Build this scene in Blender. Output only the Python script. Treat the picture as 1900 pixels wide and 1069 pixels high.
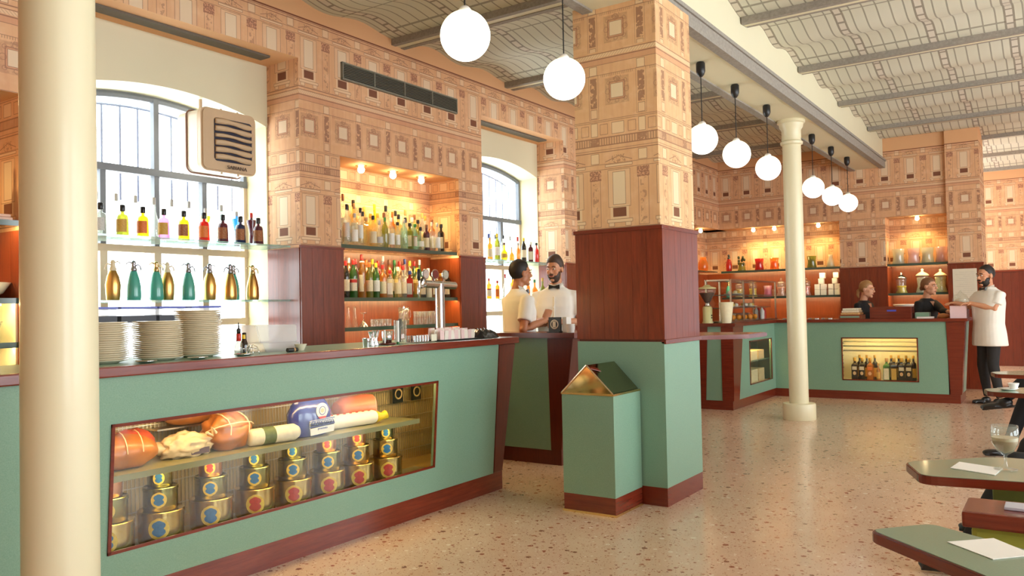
import bpy, bmesh, math, random
from mathutils import Vector, Matrix, Quaternion
for _o in list(bpy.data.objects): bpy.data.objects.remove(_o)
SC = bpy.context.scene
COL = SC.collection
PI = math.pi
random.seed(7)

# ------------------------------------------------------------------ camera
YAW, PITCH, ROLL, FPX = 0.598653, 0.024696, -0.020859, 1495.85
cam = bpy.data.cameras.new('camera'); camo = bpy.data.objects.new('camera', cam); COL.objects.link(camo)
cam.sensor_fit = 'HORIZONTAL'; cam.sensor_width = 36.0; cam.lens = 36.0*FPX/1900.0
cam.clip_start = .05; cam.clip_end = 200
_f = Vector((math.cos(YAW)*math.cos(PITCH), math.sin(YAW)*math.cos(PITCH), math.sin(PITCH)))
_r = Vector((math.sin(YAW), -math.cos(YAW), 0)); _u = _r.cross(_f)
_c, _s = math.cos(ROLL), math.sin(ROLL)
_r, _u = _c*_r+_s*_u, -_s*_r+_c*_u
camo.matrix_world = Matrix(((_r.x,_u.x,-_f.x,0),(_r.y,_u.y,-_f.y,0),(_r.z,_u.z,-_f.z,1.30),(0,0,0,1)))
SC.camera = camo

# ------------------------------------------------------------------ sky, daylight, exposure
W = bpy.data.worlds.new('sky'); SC.world = W; W.use_nodes = True
bg = W.node_tree.nodes['Background']
bg.inputs[0].default_value = (0.88, 0.96, 1.0, 1); bg.inputs[1].default_value = 7.5
SC.view_settings.view_transform = 'Standard'; SC.view_settings.look = 'None'
SC.view_settings.gamma = 1; SC.view_settings.use_curve_mapping = False
SC.view_settings.exposure = 0.32
try:
    SC.cycles.max_bounces = 9; SC.cycles.transparent_max_bounces = 24
    SC.cycles.diffuse_bounces = 5; SC.cycles.glossy_bounces = 4; SC.cycles.transmission_bounces = 6
    SC.cycles.caustics_reflective = False; SC.cycles.caustics_refractive = False
    SC.cycles.sample_clamp_indirect = 6.0; SC.cycles.use_denoising = True
except Exception: pass
def portal(name, loc, rot, sx, sy):
    l = bpy.data.lights.new(name, 'AREA'); l.shape = 'RECTANGLE'; l.size = sx; l.size_y = sy
    l.cycles.is_portal = True
    o = bpy.data.objects.new(name, l); COL.objects.link(o); o.location = loc; o.rotation_euler = rot
    return o
portal('window_daylight', (3.36,5.75,1.9), (-PI/2,0,0), 1.7, 2.2)
portal('window_daylight', (7.35,5.75,1.9), (-PI/2,0,0), 1.7, 2.2)
RWIN = [(-.6,1.6),(2.6,5.2),(6.0,8.6),(9.4,11.0)]
portal('door_daylight', (17.95,-2.7,1.6), (0,-PI/2,0), 2.9, 2.4)
for a,b in RWIN: portal('window_daylight', ((a+b)/2,-3.2,1.9), (PI/2,0,0), b-a, 2.6)
def arealight(name, loc, rot, sx, sy, power, colr, spread=PI):
    l = bpy.data.lights.new(name, 'AREA'); l.shape = 'RECTANGLE'; l.size = sx; l.size_y = sy
    l.energy = power; l.color = colr; l.spread = spread
    o = bpy.data.objects.new(name, l); COL.objects.link(o); o.location = loc; o.rotation_euler = rot
    return o
def spot(name, loc, power, colr, r=.03, rot=(0,0,0), ang=2.6, blend=.6):
    l = bpy.data.lights.new(name, 'SPOT'); l.energy = power; l.color = colr; l.shadow_soft_size = r
    l.spot_size = ang; l.spot_blend = blend
    o = bpy.data.objects.new(name, l); COL.objects.link(o); o.location = loc; o.rotation_euler = rot
    return o
WARM = (1.0, .68, .27); STRIP = (1.0, .72, .34)

# ------------------------------------------------------------------ material helpers
def lin(r, g, b):
    f = lambda c: (c/255/12.92) if c/255 <= .04045 else ((c/255+.055)/1.055)**2.4
    return (f(r), f(g), f(b), 1)
class G:
    """tiny expression builder for shader nodes"""
    def __init__(s, nt): s.nt = nt
    def n(s, t, **k):
        x = s.nt.nodes.new(t)
        for a, b in k.items(): setattr(x, a, b)
        return x
    def put(s, sock, v):
        if isinstance(v, X): s.nt.links.new(v.s, sock)
        elif isinstance(v, bpy.types.NodeSocket): s.nt.links.new(v, sock)
        elif isinstance(v, (tuple, list)) and sock.type == 'RGBA' and len(v) == 3: sock.default_value = (*v, 1)
        else: sock.default_value = v
    def m(s, op, a, b=0.0, c=0.0):
        x = s.n('ShaderNodeMath', operation=op)
        s.put(x.inputs[0], a); s.put(x.inputs[1], b); s.put(x.inputs[2], c)
        return X(s, x.outputs[0])
    def mix(s, f, a, b):
        x = s.n('ShaderNodeMix', data_type='RGBA')
        s.put(x.inputs[0], f); s.put(x.inputs[6], a); s.put(x.inputs[7], b)
        return X(s, x.outputs[2])
    def noise(s, vec, scale, detail=2.0, rough=.5, out=0):
        x = s.n('ShaderNodeTexNoise'); s.put(x.inputs['Vector'], vec)
        x.inputs['Scale'].default_value = scale; x.inputs['Detail'].default_value = detail; x.inputs['Roughness'].default_value = rough
        return X(s, x.outputs[out])
    def xyz(s, vec):
        x = s.n('ShaderNodeSeparateXYZ'); s.put(x.inputs[0], vec)
        return X(s, x.outputs[0]), X(s, x.outputs[1]), X(s, x.outputs[2])
    def vec(s, a, b, c=0.0):
        x = s.n('ShaderNodeCombineXYZ'); s.put(x.inputs[0], a); s.put(x.inputs[1], b); s.put(x.inputs[2], c)
        return X(s, x.outputs[0])
    def ramp(s, f, pts):
        x = s.n('ShaderNodeValToRGB'); s.put(x.inputs[0], f); e = x.color_ramp.elements
        while len(e) < len(pts): e.new(.5)
        for i, (p, c) in enumerate(pts): e[i].position = p; e[i].color = c if len(c) == 4 else (*c, 1)
        return X(s, x.outputs[0])
    def uv(s): return X(s, s.n('ShaderNodeTexCoord').outputs['UV'])
    def obj(s): return X(s, s.n('ShaderNodeTexCoord').outputs['Object'])
class X:
    def __init__(s, g, sock): s.g = g; s.s = sock
    def __add__(s, o): return s.g.m('ADD', s, o)
    def __radd__(s, o): return s.g.m('ADD', o, s)
    def __sub__(s, o): return s.g.m('SUBTRACT', s, o)
    def __rsub__(s, o): return s.g.m('SUBTRACT', o, s)
    def __mul__(s, o): return s.g.m('MULTIPLY', s, o)
    def __rmul__(s, o): return s.g.m('MULTIPLY', o, s)
    def __truediv__(s, o): return s.g.m('DIVIDE', s, o)
    def abs(s): return s.g.m('ABSOLUTE', s)
    def max(s, o): return s.g.m('MAXIMUM', s, o)
    def min(s, o): return s.g.m('MINIMUM', s, o)
    def lt(s, o): return s.g.m('LESS_THAN', s, o)
    def gt(s, o): return s.g.m('GREATER_THAN', s, o)
    def near(s, o, e): return s.g.m('COMPARE', s, o, e)
    def fract(s): return s.g.m('FRACT', s)
def newmat(name):
    m = bpy.data.materials.new(name); m.use_nodes = True
    g = G(m.node_tree); b = m.node_tree.nodes['Principled BSDF']
    return m, g, b
_pm = {}
def pmat(name, c, rough=.5, metal=0.0, spec=.5, emit=0.0, ec=None, var=.08, scale=30.0, coat=0.0, trans=0.0):
    """plain principled with a little procedural mottling"""
    if name in _pm: return _pm[name]
    m, g, b = newmat(name)
    if var and not metal:
        f = g.noise(g.obj(), scale, 3.0)
        c2 = tuple(max(0, x*(1-var*1.6)) for x in c[:3]); c3 = tuple(min(1, x*(1+var*1.2)) for x in c[:3])
        g.put(b.inputs['Base Color'], g.mix(f, (*c2, 1), (*c3, 1)))
    else: b.inputs['Base Color'].default_value = (*c[:3], 1)
    b.inputs['Roughness'].default_value = rough; b.inputs['Metallic'].default_value = metal
    b.inputs['Specular IOR Level'].default_value = spec
    if coat: b.inputs['Coat Weight'].default_value = coat; b.inputs['Coat Roughness'].default_value = .08
    if trans: b.inputs['Transmission Weight'].default_value = trans
    if emit:
        b.inputs['Emission Color'].default_value = (*(ec or c)[:3], 1); b.inputs['Emission Strength'].default_value = emit
    _pm[name] = m; return m
def glassmat(name, c, body=.12, gl=.10, rough=.03, ior=1.45):
    """tinted clear glass: transparent + fresnel gloss + a little body colour"""
    if name in _pm: return _pm[name]
    m, g, b = newmat(name); nt = m.node_tree; nt.nodes.remove(b)
    out = [n for n in nt.nodes if n.type == 'OUTPUT_MATERIAL'][0]
    t = g.n('ShaderNodeBsdfTransparent'); t.inputs[0].default_value = (*c[:3], 1)
    d = g.n('ShaderNodeBsdfTranslucent'); d.inputs[0].default_value = (*c[:3], 1)
    d2 = g.n('ShaderNodeBsdfDiffuse'); d2.inputs[0].default_value = (*c[:3], 1)
    ad = g.n('ShaderNodeMixShader'); ad.inputs[0].default_value = .5; nt.links.new(d.outputs[0], ad.inputs[1]); nt.links.new(d2.outputs[0], ad.inputs[2])
    gs = g.n('ShaderNodeBsdfGlossy'); gs.inputs['Roughness'].default_value = rough; gs.inputs[0].default_value = (1,1,1,1)
    m1 = g.n('ShaderNodeMixShader'); m1.inputs[0].default_value = body
    nt.links.new(t.outputs[0], m1.inputs[1]); nt.links.new(ad.outputs[0], m1.inputs[2])
    lw = g.n('ShaderNodeLayerWeight'); lw.inputs['Blend'].default_value = .5
    m2 = g.n('ShaderNodeMixShader'); g.put(m2.inputs[0], g.m('POWER', X(g, lw.outputs['Facing']), 5.0)*.5+(.03+gl*.15))
    nt.links.new(m1.outputs[0], m2.inputs[1]); nt.links.new(gs.outputs[0], m2.inputs[2])
    nt.links.new(m2.outputs[0], out.inputs[0])
    _pm[name] = m; return m
def emat(name, c, s):
    if name in _pm: return _pm[name]
    m, g, b = newmat(name); b.inputs['Base Color'].default_value = (*c[:3], 1)
    b.inputs['Emission Color'].default_value = (*c[:3], 1); b.inputs['Emission Strength'].default_value = s
    b.inputs['Roughness'].default_value = .3
    _pm[name] = m; return m

# ------------------------------------------------------------------ wallpaper: a printed palace facade, drawn with nodes
def facade_group():
    nt = bpy.data.node_groups.new('facade_print', 'ShaderNodeTree')
    nt.interface.new_socket('U', in_out='INPUT', socket_type='NodeSocketFloat')
    nt.interface.new_socket('V', in_out='INPUT', socket_type='NodeSocketFloat')
    nt.interface.new_socket('Color', in_out='OUTPUT', socket_type='NodeSocketColor')
    g = G(nt); gi = nt.nodes.new('NodeGroupInput'); go = nt.nodes.new('NodeGroupOutput')
    u, v = X(g, gi.outputs[0]), X(g, gi.outputs[1])
    P = .355; e = .0036
    x = ((u/P+.5).fract()-.5).abs()*P          # distance to window axis
    xp = P/2-x                                  # distance to pilaster axis
    uv = g.vec(u, v)
    nz = g.noise(uv, 75.0, 2.0, .6); nf = g.noise(uv, 28.0, 3.0, .6)
    base = lin(222,178,136); lt = lin(230,208,178); ltw = lin(232,202,166); br = lin(128,84,64); ln = lin(136,92,78); pk = lin(208,150,120)
    col = g.mix(g.noise(uv, 6.0, 2.0), lin(218,170,128), lin(230,188,148))
    st = g.noise(g.vec(u*34.0, v*3.0), 1.0, 2.0)
    col = g.mix(st.gt(.5)*.0+(st-.42).max(0.0)*1.2, col, lin(206,150,122))
    col = g.mix((g.noise(uv, 11.0, 3.0)-.5).max(0.0)*1.6, col, lin(240,206,168))
    def sd(xx, hx, a, b): return (xx-hx).max((v-(a+b)/2).abs()-(b-a)/2)
    acc = {'c': col, 'l': None}
    def fill(d, c, k=1.0):
        f = d.lt(0.0)
        acc['c'] = g.mix(f*k if k != 1.0 else f, acc['c'], c)
    def line(f): acc['l'] = f if acc['l'] is None else acc['l'].max(f)
    def outl(d, w=e*.5): line(d.near(0.0, w))
    def hl(a, w=e*.5): line(v.near(a, w))
    # lower storey
    d = sd(x, .082, .15, .40); fill(d, ltw, .45); outl(d)
    d = sd(x, .046, .165, .385); fill(d, lt); outl(d)
    d = sd(x, .068, .068, .158); fill(d, ltw)
    d = sd(x, .048, .083, .143); fill(d, br); outl(d)
    d = sd(x, .094, .044, .066); fill(d, ltw); outl(d)
    d = sd((x-.062).abs(), .02, .018, .044); fill(d, ltw); outl(d)
    d = sd(x, .1, .424, .44); fill(d, ltw); outl(d)
    line((v+x*.32).near(.492, e*.7)*x.lt(.1)*v.gt(.44))
    f = sd(x, .05, .447, .50).lt(0.0)*nz.gt(.53); line(f*.8)
    d = sd(xp, .036, .02, .34); outl(d)
    line(sd(xp, .022, .03, .33).lt(0.0)*nf.gt(.54)*.6)
    d = sd(xp, .044, .335, .405); fill(d, pk, .6); line(d.lt(0.0)*nz.gt(.47)*.95)
    d = sd(xp, .03, .452, .52); fill(d, ltw); outl(d)
    hl(.41); hl(.445); hl(.53, .003); hl(.545); hl(.008, .004)
    # balustrade and frieze
    f = (v-.6).abs().lt(.022)*((u/.019).fract()-.5).abs().lt(.27); line(f*.75)
    hl(.574, .004); hl(.626, .004)
    line(sd(xp, .034, .572, .63).lt(0.0)*nz.gt(.42)*.9)
    d = sd(x, .045, .645, .722); fill(d, ltw); outl(d)
    d = sd((x-.105).abs(), .028, .648, .718); outl(d)
    d = sd(xp, .024, .64, .73); fill(d, ltw); outl(d)
    hl(.737); hl(.748)
    # storey of square windows
    d = sd(x, .046, .888, .984)
    line(d.near(.033, .007)*nf.gt(.50)*.45); line(d.near(.024, .02)*g.noise(uv, 40.0, 2.0)*.5); fill(d-.012, pk, .4); outl(d-.012, .0026); fill(d, lt); outl(d)
    line(sd(x, .03, 1.0, 1.035).lt(0.0)*nz.gt(.5)*.8)
    def ring(cx, cv, r, w=.0042):
        q = (x-cx)*(x-cx)+(v-cv)*(v-cv); line(q.near(r*r, w*r)*.8)
    ring(.0, 1.012, .020); ring(.070, .936, .018); ring(.0, .866, .013); ring(.062, .875, .012); ring(.062, .995, .012)
    line(sd(xp, .025, .835, 1.04).lt(0.0)*nf.gt(.44)*.95)
    d = sd(xp, .024, .765, .825); fill(d, ltw, .6); outl(d)
    outl(sd(xp, .036, .76, 1.06), .0012)
    d = sd(xp, .028, 1.06, 1.12); fill(d, ltw); outl(d)
    line((v-1.048).abs().lt(.008)*((u/.014).fract()-.5).abs().lt(.22)*x.lt(.12)*.6); hl(1.058)
    fill((v-1.148).abs()-.02, pk, .55); hl(1.128); hl(1.168, .004)
    fill((v-1.19).abs()-.013, ltw, .8); hl(1.207, .003)
    line((v-1.19).abs().lt(.013)*((u+v)/.022).fract().lt(.3)*.45)
    out = g.mix(acc['l']*.72, acc['c'], ln)
    g.put(go.inputs[0], out)
    return nt
FACADE = facade_group()
WOODTOP = 1.815
def wallpaper(name, u0, second, topline, rough=.75, tint=(1,1,1)):
    """second: where the print jumps back to once the first repeat (1.222 m) ends"""
    m, g, b = newmat(name)
    u, z, _ = g.xyz(g.uv()); v = z-WOODTOP
    vv = g.m('SUBTRACT', v, v.gt(1.222)*(1.222-second))
    gr = g.n('ShaderNodeGroup'); gr.node_tree = FACADE
    g.put(gr.inputs[0], u-u0); g.put(gr.inputs[1], vv)
    c = X(g, gr.outputs[0])
    if topline:
        c = g.mix(z.gt(topline), c, lin(226,180,136)); c = g.mix(z.near(topline, .006), c, lin(130,80,60))
        c = g.mix(z.near(topline-.03, .003), c, lin(160,110,86))
    tm = g.n('ShaderNodeMix', data_type='RGBA', blend_type='MULTIPLY'); tm.inputs[0].default_value = 1; g.put(tm.inputs[6], c); tm.inputs[7].default_value = (*tint, 1); c = X(g, tm.outputs[2])
    g.put(b.inputs['Base Color'], c); b.inputs['Roughness'].default_value = rough; b.inputs['Specular IOR Level'].default_value = .25
    return m
M_WALL = wallpaper('wallpaper_facade', 4.285, 0.0, 3.58, tint=(1,.95,.93))
M_REVEAL = wallpaper('wallpaper_facade_reveal', 4.99, 0.0, 3.58, tint=(1,.95,.93))
M_PILX = wallpaper('wallpaper_pillar', 2.43, .80, None, tint=(1,1.02,.92))  # yellower tint on both pillar papers puts the pillar's lighting into the print
M_PILY = wallpaper('wallpaper_pillar_side', 5.14, .80, None, tint=(1,1.02,.94))
M_FAR = wallpaper('wallpaper_far', 1.83, 0.0, 3.56, tint=(1,.97,.94))

def wood(name, horiz, a, b_, rough=.22, coat=.35, gs=1.0):
    m, g, b = newmat(name)
    u, v, _ = g.xyz(g.uv())
    rnd = X(g, g.n('ShaderNodeObjectInfo').outputs['Random'])
    p = g.vec(u*(1.2 if horiz else 16.0)*gs+rnd*37.0, v*(16.0 if horiz else 1.2)*gs, rnd*9.0)
    f = g.noise(p, 3.2, 4.0, .62)
    f2 = g.noise(p, 18.0, 2.0, .5)
    c = g.mix(g.ramp(f*.75+f2*.25, [(.30,(0,0,0)),(.70,(1,1,1))]), a, b_)
    c = g.mix(rnd*.55, c, tuple(x*.72 for x in b_[:3])+(1,))
    g.put(b.inputs['Base Color'], c); b.inputs['Roughness'].default_value = rough
    b.inputs['Coat Weight'].default_value = coat; b.inputs['Coat Roughness'].default_value = .15
    return m
MAH = wood('mahogany_plank', False, lin(92,32,15), lin(142,58,30), .28, .25)
MAHH = wood('mahogany_rail', True, lin(92,30,16), lin(132,50,30), .25)
MAHD = wood('mahogany_dark', False, lin(76,24,12), lin(112,42,24), .35, .2)
MAHO = wood('mahogany_niche', False, lin(118,48,20), lin(158,74,34), .35, .15)

def laminate():
    m, g, b = newmat('green_laminate')
    o = g.obj(); f = g.noise(o, 210.0, 2.0, .6); f2 = g.noise(o, 9.0, 2.0)
    c = g.mix(f, lin(106,146,122), lin(146,180,158)); c = g.mix(f2*.35, c, lin(118,154,132))
    g.put(b.inputs['Base Color'], c); b.inputs['Roughness'].default_value = .34; b.inputs['Specular IOR Level'].default_value = .5; b.inputs['Coat Weight'].default_value = .12; b.inputs['Coat Roughness'].default_value = .2
    return m
GREEN = laminate()
def terrazzo():
    m, g, b = newmat('terrazzo')
    o = g.obj(); x, y, z = g.xyz(o)
    base = g.mix(g.noise(o, 3.0, 3.0), lin(212,180,152), lin(232,204,178))
    fine = g.noise(o, 160.0, 2.0, .7)
    base = g.mix(fine*.5, base, lin(198,162,132))
    for sc_, th, cols, sd in ((20.0,.28,[(.0,lin(150,84,58)),(.4,lin(172,116,86)),(.62,lin(132,84,62)),(.8,lin(238,220,198))],0.0),
                              (40.0,.28,[(.0,lin(146,84,58)),(.45,lin(178,128,98)),(.7,lin(238,220,198))],5.3),
                              (85.0,.26,[(.0,lin(140,86,58)),(.5,lin(228,206,178))],2.1)):
        vo = g.n('ShaderNodeTexVoronoi'); g.put(vo.inputs['Vector'], g.vec(x+sd+fine*.012, y+fine*.012, z+sd)); vo.inputs['Scale'].default_value = sc_
        r, gg, bb = g.xyz(X(g, vo.outputs['Color']))
        ra = g.ramp(r, cols); ra.s.node.color_ramp.interpolation = 'CONSTANT'
        f = X(g, vo.outputs['Distance']).lt(gg*th+.08)*bb.gt(.32)
        base = g.mix(f, base, ra)
    g.put(b.inputs['Base Color'], base); b.inputs['Roughness'].default_value = .2; b.inputs['Specular IOR Level'].default_value = .55
    return m
M_FLOOR = terrazzo()
def ceiling_print():
    """glass-roof print: UV.x runs 0..1 across one bay, UV.y in metres along the beams"""
    m, g, b = newmat('ceiling_glass_roof_print')
    t, y, _ = g.xyz(g.uv())
    S = .62
    q = (y/S).fract()
    lad = (q-.5).abs().lt(.05); ladl = ((q-.5).abs()).near(.055, .014)
    thin = ((y/(S/6)).fract()-.5).abs().gt(.44)
    cross = t.near(.28, .006).max(t.near(.62, .006)).max(t.near(.9, .008)).max(t.near(.06, .008))
    rung = ((t*13.0).fract()-.5).abs().gt(.40)
    base = g.mix(g.noise(g.vec(t*1.5, y), 2.0, 2.0), lin(204,206,188), lin(222,222,208))
    base = g.mix(g.noise(g.vec(t*2.0, y*1.0), 1.1, 1.0)*.5, base, lin(204,198,176))
    c = g.mix((thin*(1.0-lad)).max(cross)*.65, base, lin(112,106,92))
    c = g.mix(lad, c, lin(214,208,194)); c = g.mix(ladl.max(lad*rung)*.75, c, lin(122,112,98))
    g.put(b.inputs['Base Color'], c); b.inputs['Roughness'].default_value = .7
    return m
M_CEIL = ceiling_print()
def truss_print():
    m, g, b = newmat('truss_print')
    o = g.obj(); f = g.noise(o, 45.0, 2.0, .6); x, y, z = g.xyz(o)
    c = g.mix(f, lin(126,120,112), lin(172,166,156))
    g.put(b.inputs['Base Color'], c); b.inputs['Roughness'].default_value = .7
    return m
M_TRUSS = truss_print()
CREAM = pmat('cream_plaster', lin(226,220,190), .55, var=.03, scale=2.0)
CREAMC = pmat('cream_column_paint', lin(226,218,184), .38, var=.02, scale=2.0, coat=.15)
CREAMW = pmat('cream_window_reveal', lin(228,216,172), .6, var=.03, scale=2.0)
WHITE = pmat('white_enamel', lin(238,236,230), .35, var=.02)
STEEL = pmat('steel', (.62,.60,.57), .22, 1.0)
CHROME = pmat('chrome', (.82,.82,.82), .08, 1.0)
BRASS = pmat('brass', (.78,.56,.26), .22, 1.0)
BLACK = pmat('black_plastic', (.012,.012,.013), .35, var=0)
BARP = pmat('glare_pale_bar', lin(128,138,168), .5, var=.02)  # bar colour lightened to stand for window glare
GREYF = pmat('grey_iron', lin(112,116,124), .45, var=.05)
BEIGEF = pmat('beige_frame', lin(206,182,156), .5, var=.03)
GLASS = glassmat('clear_pane', (.97,.98,.97), .0, .05)
CLEAR = glassmat('clear_glass', (.93,.95,.93), .06, .2)
SHELFG = glassmat('shelf_glass', (.55,.68,.64), .22, .35)
PAPER = pmat('paper_white', lin(244,240,232), .7, var=.01)

# ------------------------------------------------------------------ mesh helpers
def boxuv(me, offs=(0,0,0)):
    uvl = me.uv_layers.new(name='UVMap') if not me.uv_layers else me.uv_layers[0]
    for p in me.polygons:
        n = p.normal; ax = max(range(3), key=lambda i: abs(n[i]))
        for li in p.loop_indices:
            c = me.vertices[me.loops[li].vertex_index].co
            x, y, z = c.x+offs[0], c.y+offs[1], c.z+offs[2]
            uvl.data[li].uv = (y, z) if ax == 0 else (x, z) if ax == 1 else (x, y)
def mk(name, bm, mat, parent=None, smooth=False, uv=True, world=True, keepuv=False, angle=None):
    """bm given in world coordinates; the mesh is stored relative to its thing"""
    me = bpy.data.meshes.new(name); bm.normal_update(); bm.to_mesh(me); bm.free()
    for m in (mat if isinstance(mat, (list, tuple)) else [mat]): me.materials.append(m)
    if uv and not keepuv: boxuv(me)
    if smooth:
        me.polygons.foreach_set('use_smooth', [True]*len(me.polygons))
        if angle:
            try: me.set_sharp_from_angle(angle=angle)
            except Exception: pass
    o = bpy.data.objects.new(name, me); COL.objects.link(o)
    if parent is not None:
        o.parent = parent
        if world:
            w = Vector((0,0,0)); p = parent
            while p is not None: w += p.location; p = p.parent
            me.transform(Matrix.Translation(-w))
    return o
def thing(name, label, cat, loc, group=None):
    o = bpy.data.objects.new(name, None); COL.objects.link(o); o.location = loc
    o['label'] = label; o['category'] = cat
    if group: o['group'] = group
    return o
def tag(o, label, cat, group=None):
    o['label'] = label; o['category'] = cat
    if group: o['group'] = group
    return o
def struct(name, bm, mat, parent=None, **k):
    o = mk(name, bm, mat, parent, **k)
    if parent is None: o['kind'] = 'structure'
    return o
def snode(name, loc=(0,0,0)):
    o = bpy.data.objects.new(name, None); COL.objects.link(o); o.location = loc; o['kind'] = 'structure'
    return o
def recenter(o):
    """put a single-mesh thing's origin at its base centre"""
    me = o.data; vs = [v.co for v in me.vertices]
    c = Vector(((min(v.x for v in vs)+max(v.x for v in vs))/2, (min(v.y for v in vs)+max(v.y for v in vs))/2, min(v.z for v in vs)))
    me.transform(Matrix.Translation(-c)); o.location = o.location+c
    return o
def BM(): return bmesh.new()
def box(bm, x0, x1, y0, y1, z0, z1, bev=0.0, mi=0):
    vs = [bm.verts.new(c) for c in ((x0,y0,z0),(x1,y0,z0),(x1,y1,z0),(x0,y1,z0),(x0,y0,z1),(x1,y0,z1),(x1,y1,z1),(x0,y1,z1))]
    fs = [bm.faces.new([vs[i] for i in q]) for q in ((3,2,1,0),(4,5,6,7),(0,1,5,4),(1,2,6,5),(2,3,7,6),(3,0,4,7))]
    for f in fs: f.material_index = mi
    if bev:
        es = list({e for f in fs for e in f.edges})
        bmesh.ops.bevel(bm, geom=es, offset=bev, segments=2, affect='EDGES', profile=.6)
    return bm
def bx(*a, **k): return box(BM(), *a, **k)
def obox(bm, c, dims, R, bev=0.0):
    """oriented box: centre, dims, 3x3 rotation"""
    r = bmesh.ops.create_cube(bm, size=1.0)['verts']
    for v in r:
        v.co = Vector(c)+R @ Vector((v.co.x*dims[0], v.co.y*dims[1], v.co.z*dims[2]))
    if bev: bmesh.ops.bevel(bm, geom=list({e for v in r for e in v.link_edges}), offset=bev, segments=2, affect='EDGES')
    return bm
def hexa(bm, b4, t4, bev=0.0):
    """box from four bottom and four top corners (both counter-clockwise from above)"""
    B = [bm.verts.new(p) for p in b4]; T = [bm.verts.new(p) for p in t4]
    fs = [bm.faces.new(B[::-1]), bm.faces.new(T)]
    for i in range(4): fs.append(bm.faces.new((B[i], B[(i+1)%4], T[(i+1)%4], T[i])))
    if bev: bmesh.ops.bevel(bm, geom=list({e for f in fs for e in f.edges}), offset=bev, segments=2, affect='EDGES')
    return bm
def prism(bm, poly, h0, h1, ax='z', bev=0.0):
    """extrude a 2-D polygon; ax names the extrusion axis"""
    def P(a, b, h): return (a,b,h) if ax == 'z' else (a,h,b) if ax == 'y' else (h,a,b)
    A = [bm.verts.new(P(a,b,h0)) for a, b in poly]; B = [bm.verts.new(P(a,b,h1)) for a, b in poly]
    n = len(poly); fs = [bm.faces.new(A), bm.faces.new(B[::-1])]
    for i in range(n): fs.append(bm.faces.new((A[i], B[i], B[(i+1)%n], A[(i+1)%n])))
    bmesh.ops.recalc_face_normals(bm, faces=fs)
    if bev: bmesh.ops.bevel(bm, geom=list({e for f in fs[:2] for e in f.edges}), offset=bev, segments=2, affect='EDGES')
    return bm
def lathe(bm, prof, c=(0,0,0), segs=16, sx=1.0, sy=1.0, a0=0.0, a1=2*PI, cap=True):
    full = abs(a1-a0-2*PI) < 1e-6; n = segs if full else segs+1
    rings = []
    for r, z in prof:
        rings.append([bm.verts.new((c[0]+r*sx*math.cos(a0+(a1-a0)*i/segs), c[1]+r*sy*math.sin(a0+(a1-a0)*i/segs), c[2]+z)) for i in range(n)])
    for a, b in zip(rings, rings[1:]):
        for i in range(n if full else n-1):
            j = (i+1) % n
            bm.faces.new((a[i], a[j], b[j], b[i]))
    if cap and full:
        if prof[0][0] > 1e-5: bm.faces.new(rings[0][::-1])
        if prof[-1][0] > 1e-5: bm.faces.new(rings[-1])
    return bm
def frame_of(t):
    t = t.normalized(); a = Vector((0,0,1)) if abs(t.z) < .9 else Vector((1,0,0))
    x = a.cross(t).normalized(); return x, t.cross(x)
def tube(bm, pts, r, segs=8, closed=False):
    pts = [Vector(p) for p in pts]; n = len(pts); rings = []
    rr = r if isinstance(r, (list, tuple)) else [r]*n
    x = None
    for i, p in enumerate(pts):
        t = (pts[(i+1) % n]-pts[i-1]) if closed or 0 < i < n-1 else (pts[1]-pts[0] if i == 0 else pts[-1]-pts[-2])
        if x is None: x, y = frame_of(t)
        else:
            t = t.normalized(); x = (x-t*x.dot(t)); x = x.normalized() if x.length > 1e-6 else frame_of(t)[0]; y = t.cross(x)
        ri = rr[i]; ra, rb = (ri if isinstance(ri, tuple) else (ri, ri))
        rings.append([bm.verts.new(p+x*ra*math.cos(2*PI*k/segs)+y*rb*math.sin(2*PI*k/segs)) for k in range(segs)])
    m = n if closed else n-1
    for i in range(m):
        a, b = rings[i], rings[(i+1) % n]
        for k in range(segs): bm.faces.new((a[k], a[(k+1)%segs], b[(k+1)%segs], b[k]))
    if not closed: bm.faces.new(rings[0][::-1]); bm.faces.new(rings[-1])
    return bm
def ball(bm, c, r, su=16, sv=10, M=None):
    rx, ry, rz = r if isinstance(r, (tuple, list)) else (r, r, r)
    vs = bmesh.ops.create_uvsphere(bm, u_segments=su, v_segments=sv, radius=1.0)['verts']
    for v in vs:
        p = Vector((v.co.x*rx, v.co.y*ry, v.co.z*rz))
        v.co = Vector(c)+(M @ p if M else p)
    return bm
def copytree(o, loc=None, label=None, parent=None):
    c = o.copy(); COL.objects.link(c)
    if parent is not None: c.parent = parent
    if loc is not None: c.location = loc
    if label: c['label'] = label
    for ch in o.children: copytree(ch, parent=c)
    return c
ORD = ['first','second','third','fourth','fifth','sixth','seventh','eighth','ninth','tenth','eleventh','twelfth','thirteenth','fourteenth','fifteenth','sixteenth','seventeenth','eighteenth','nineteenth','twentieth','twenty-first','twenty-second','twenty-third','twenty-fourth','twenty-fifth','twenty-sixth','twenty-seventh','twenty-eighth','twenty-ninth','thirtieth']

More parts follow.
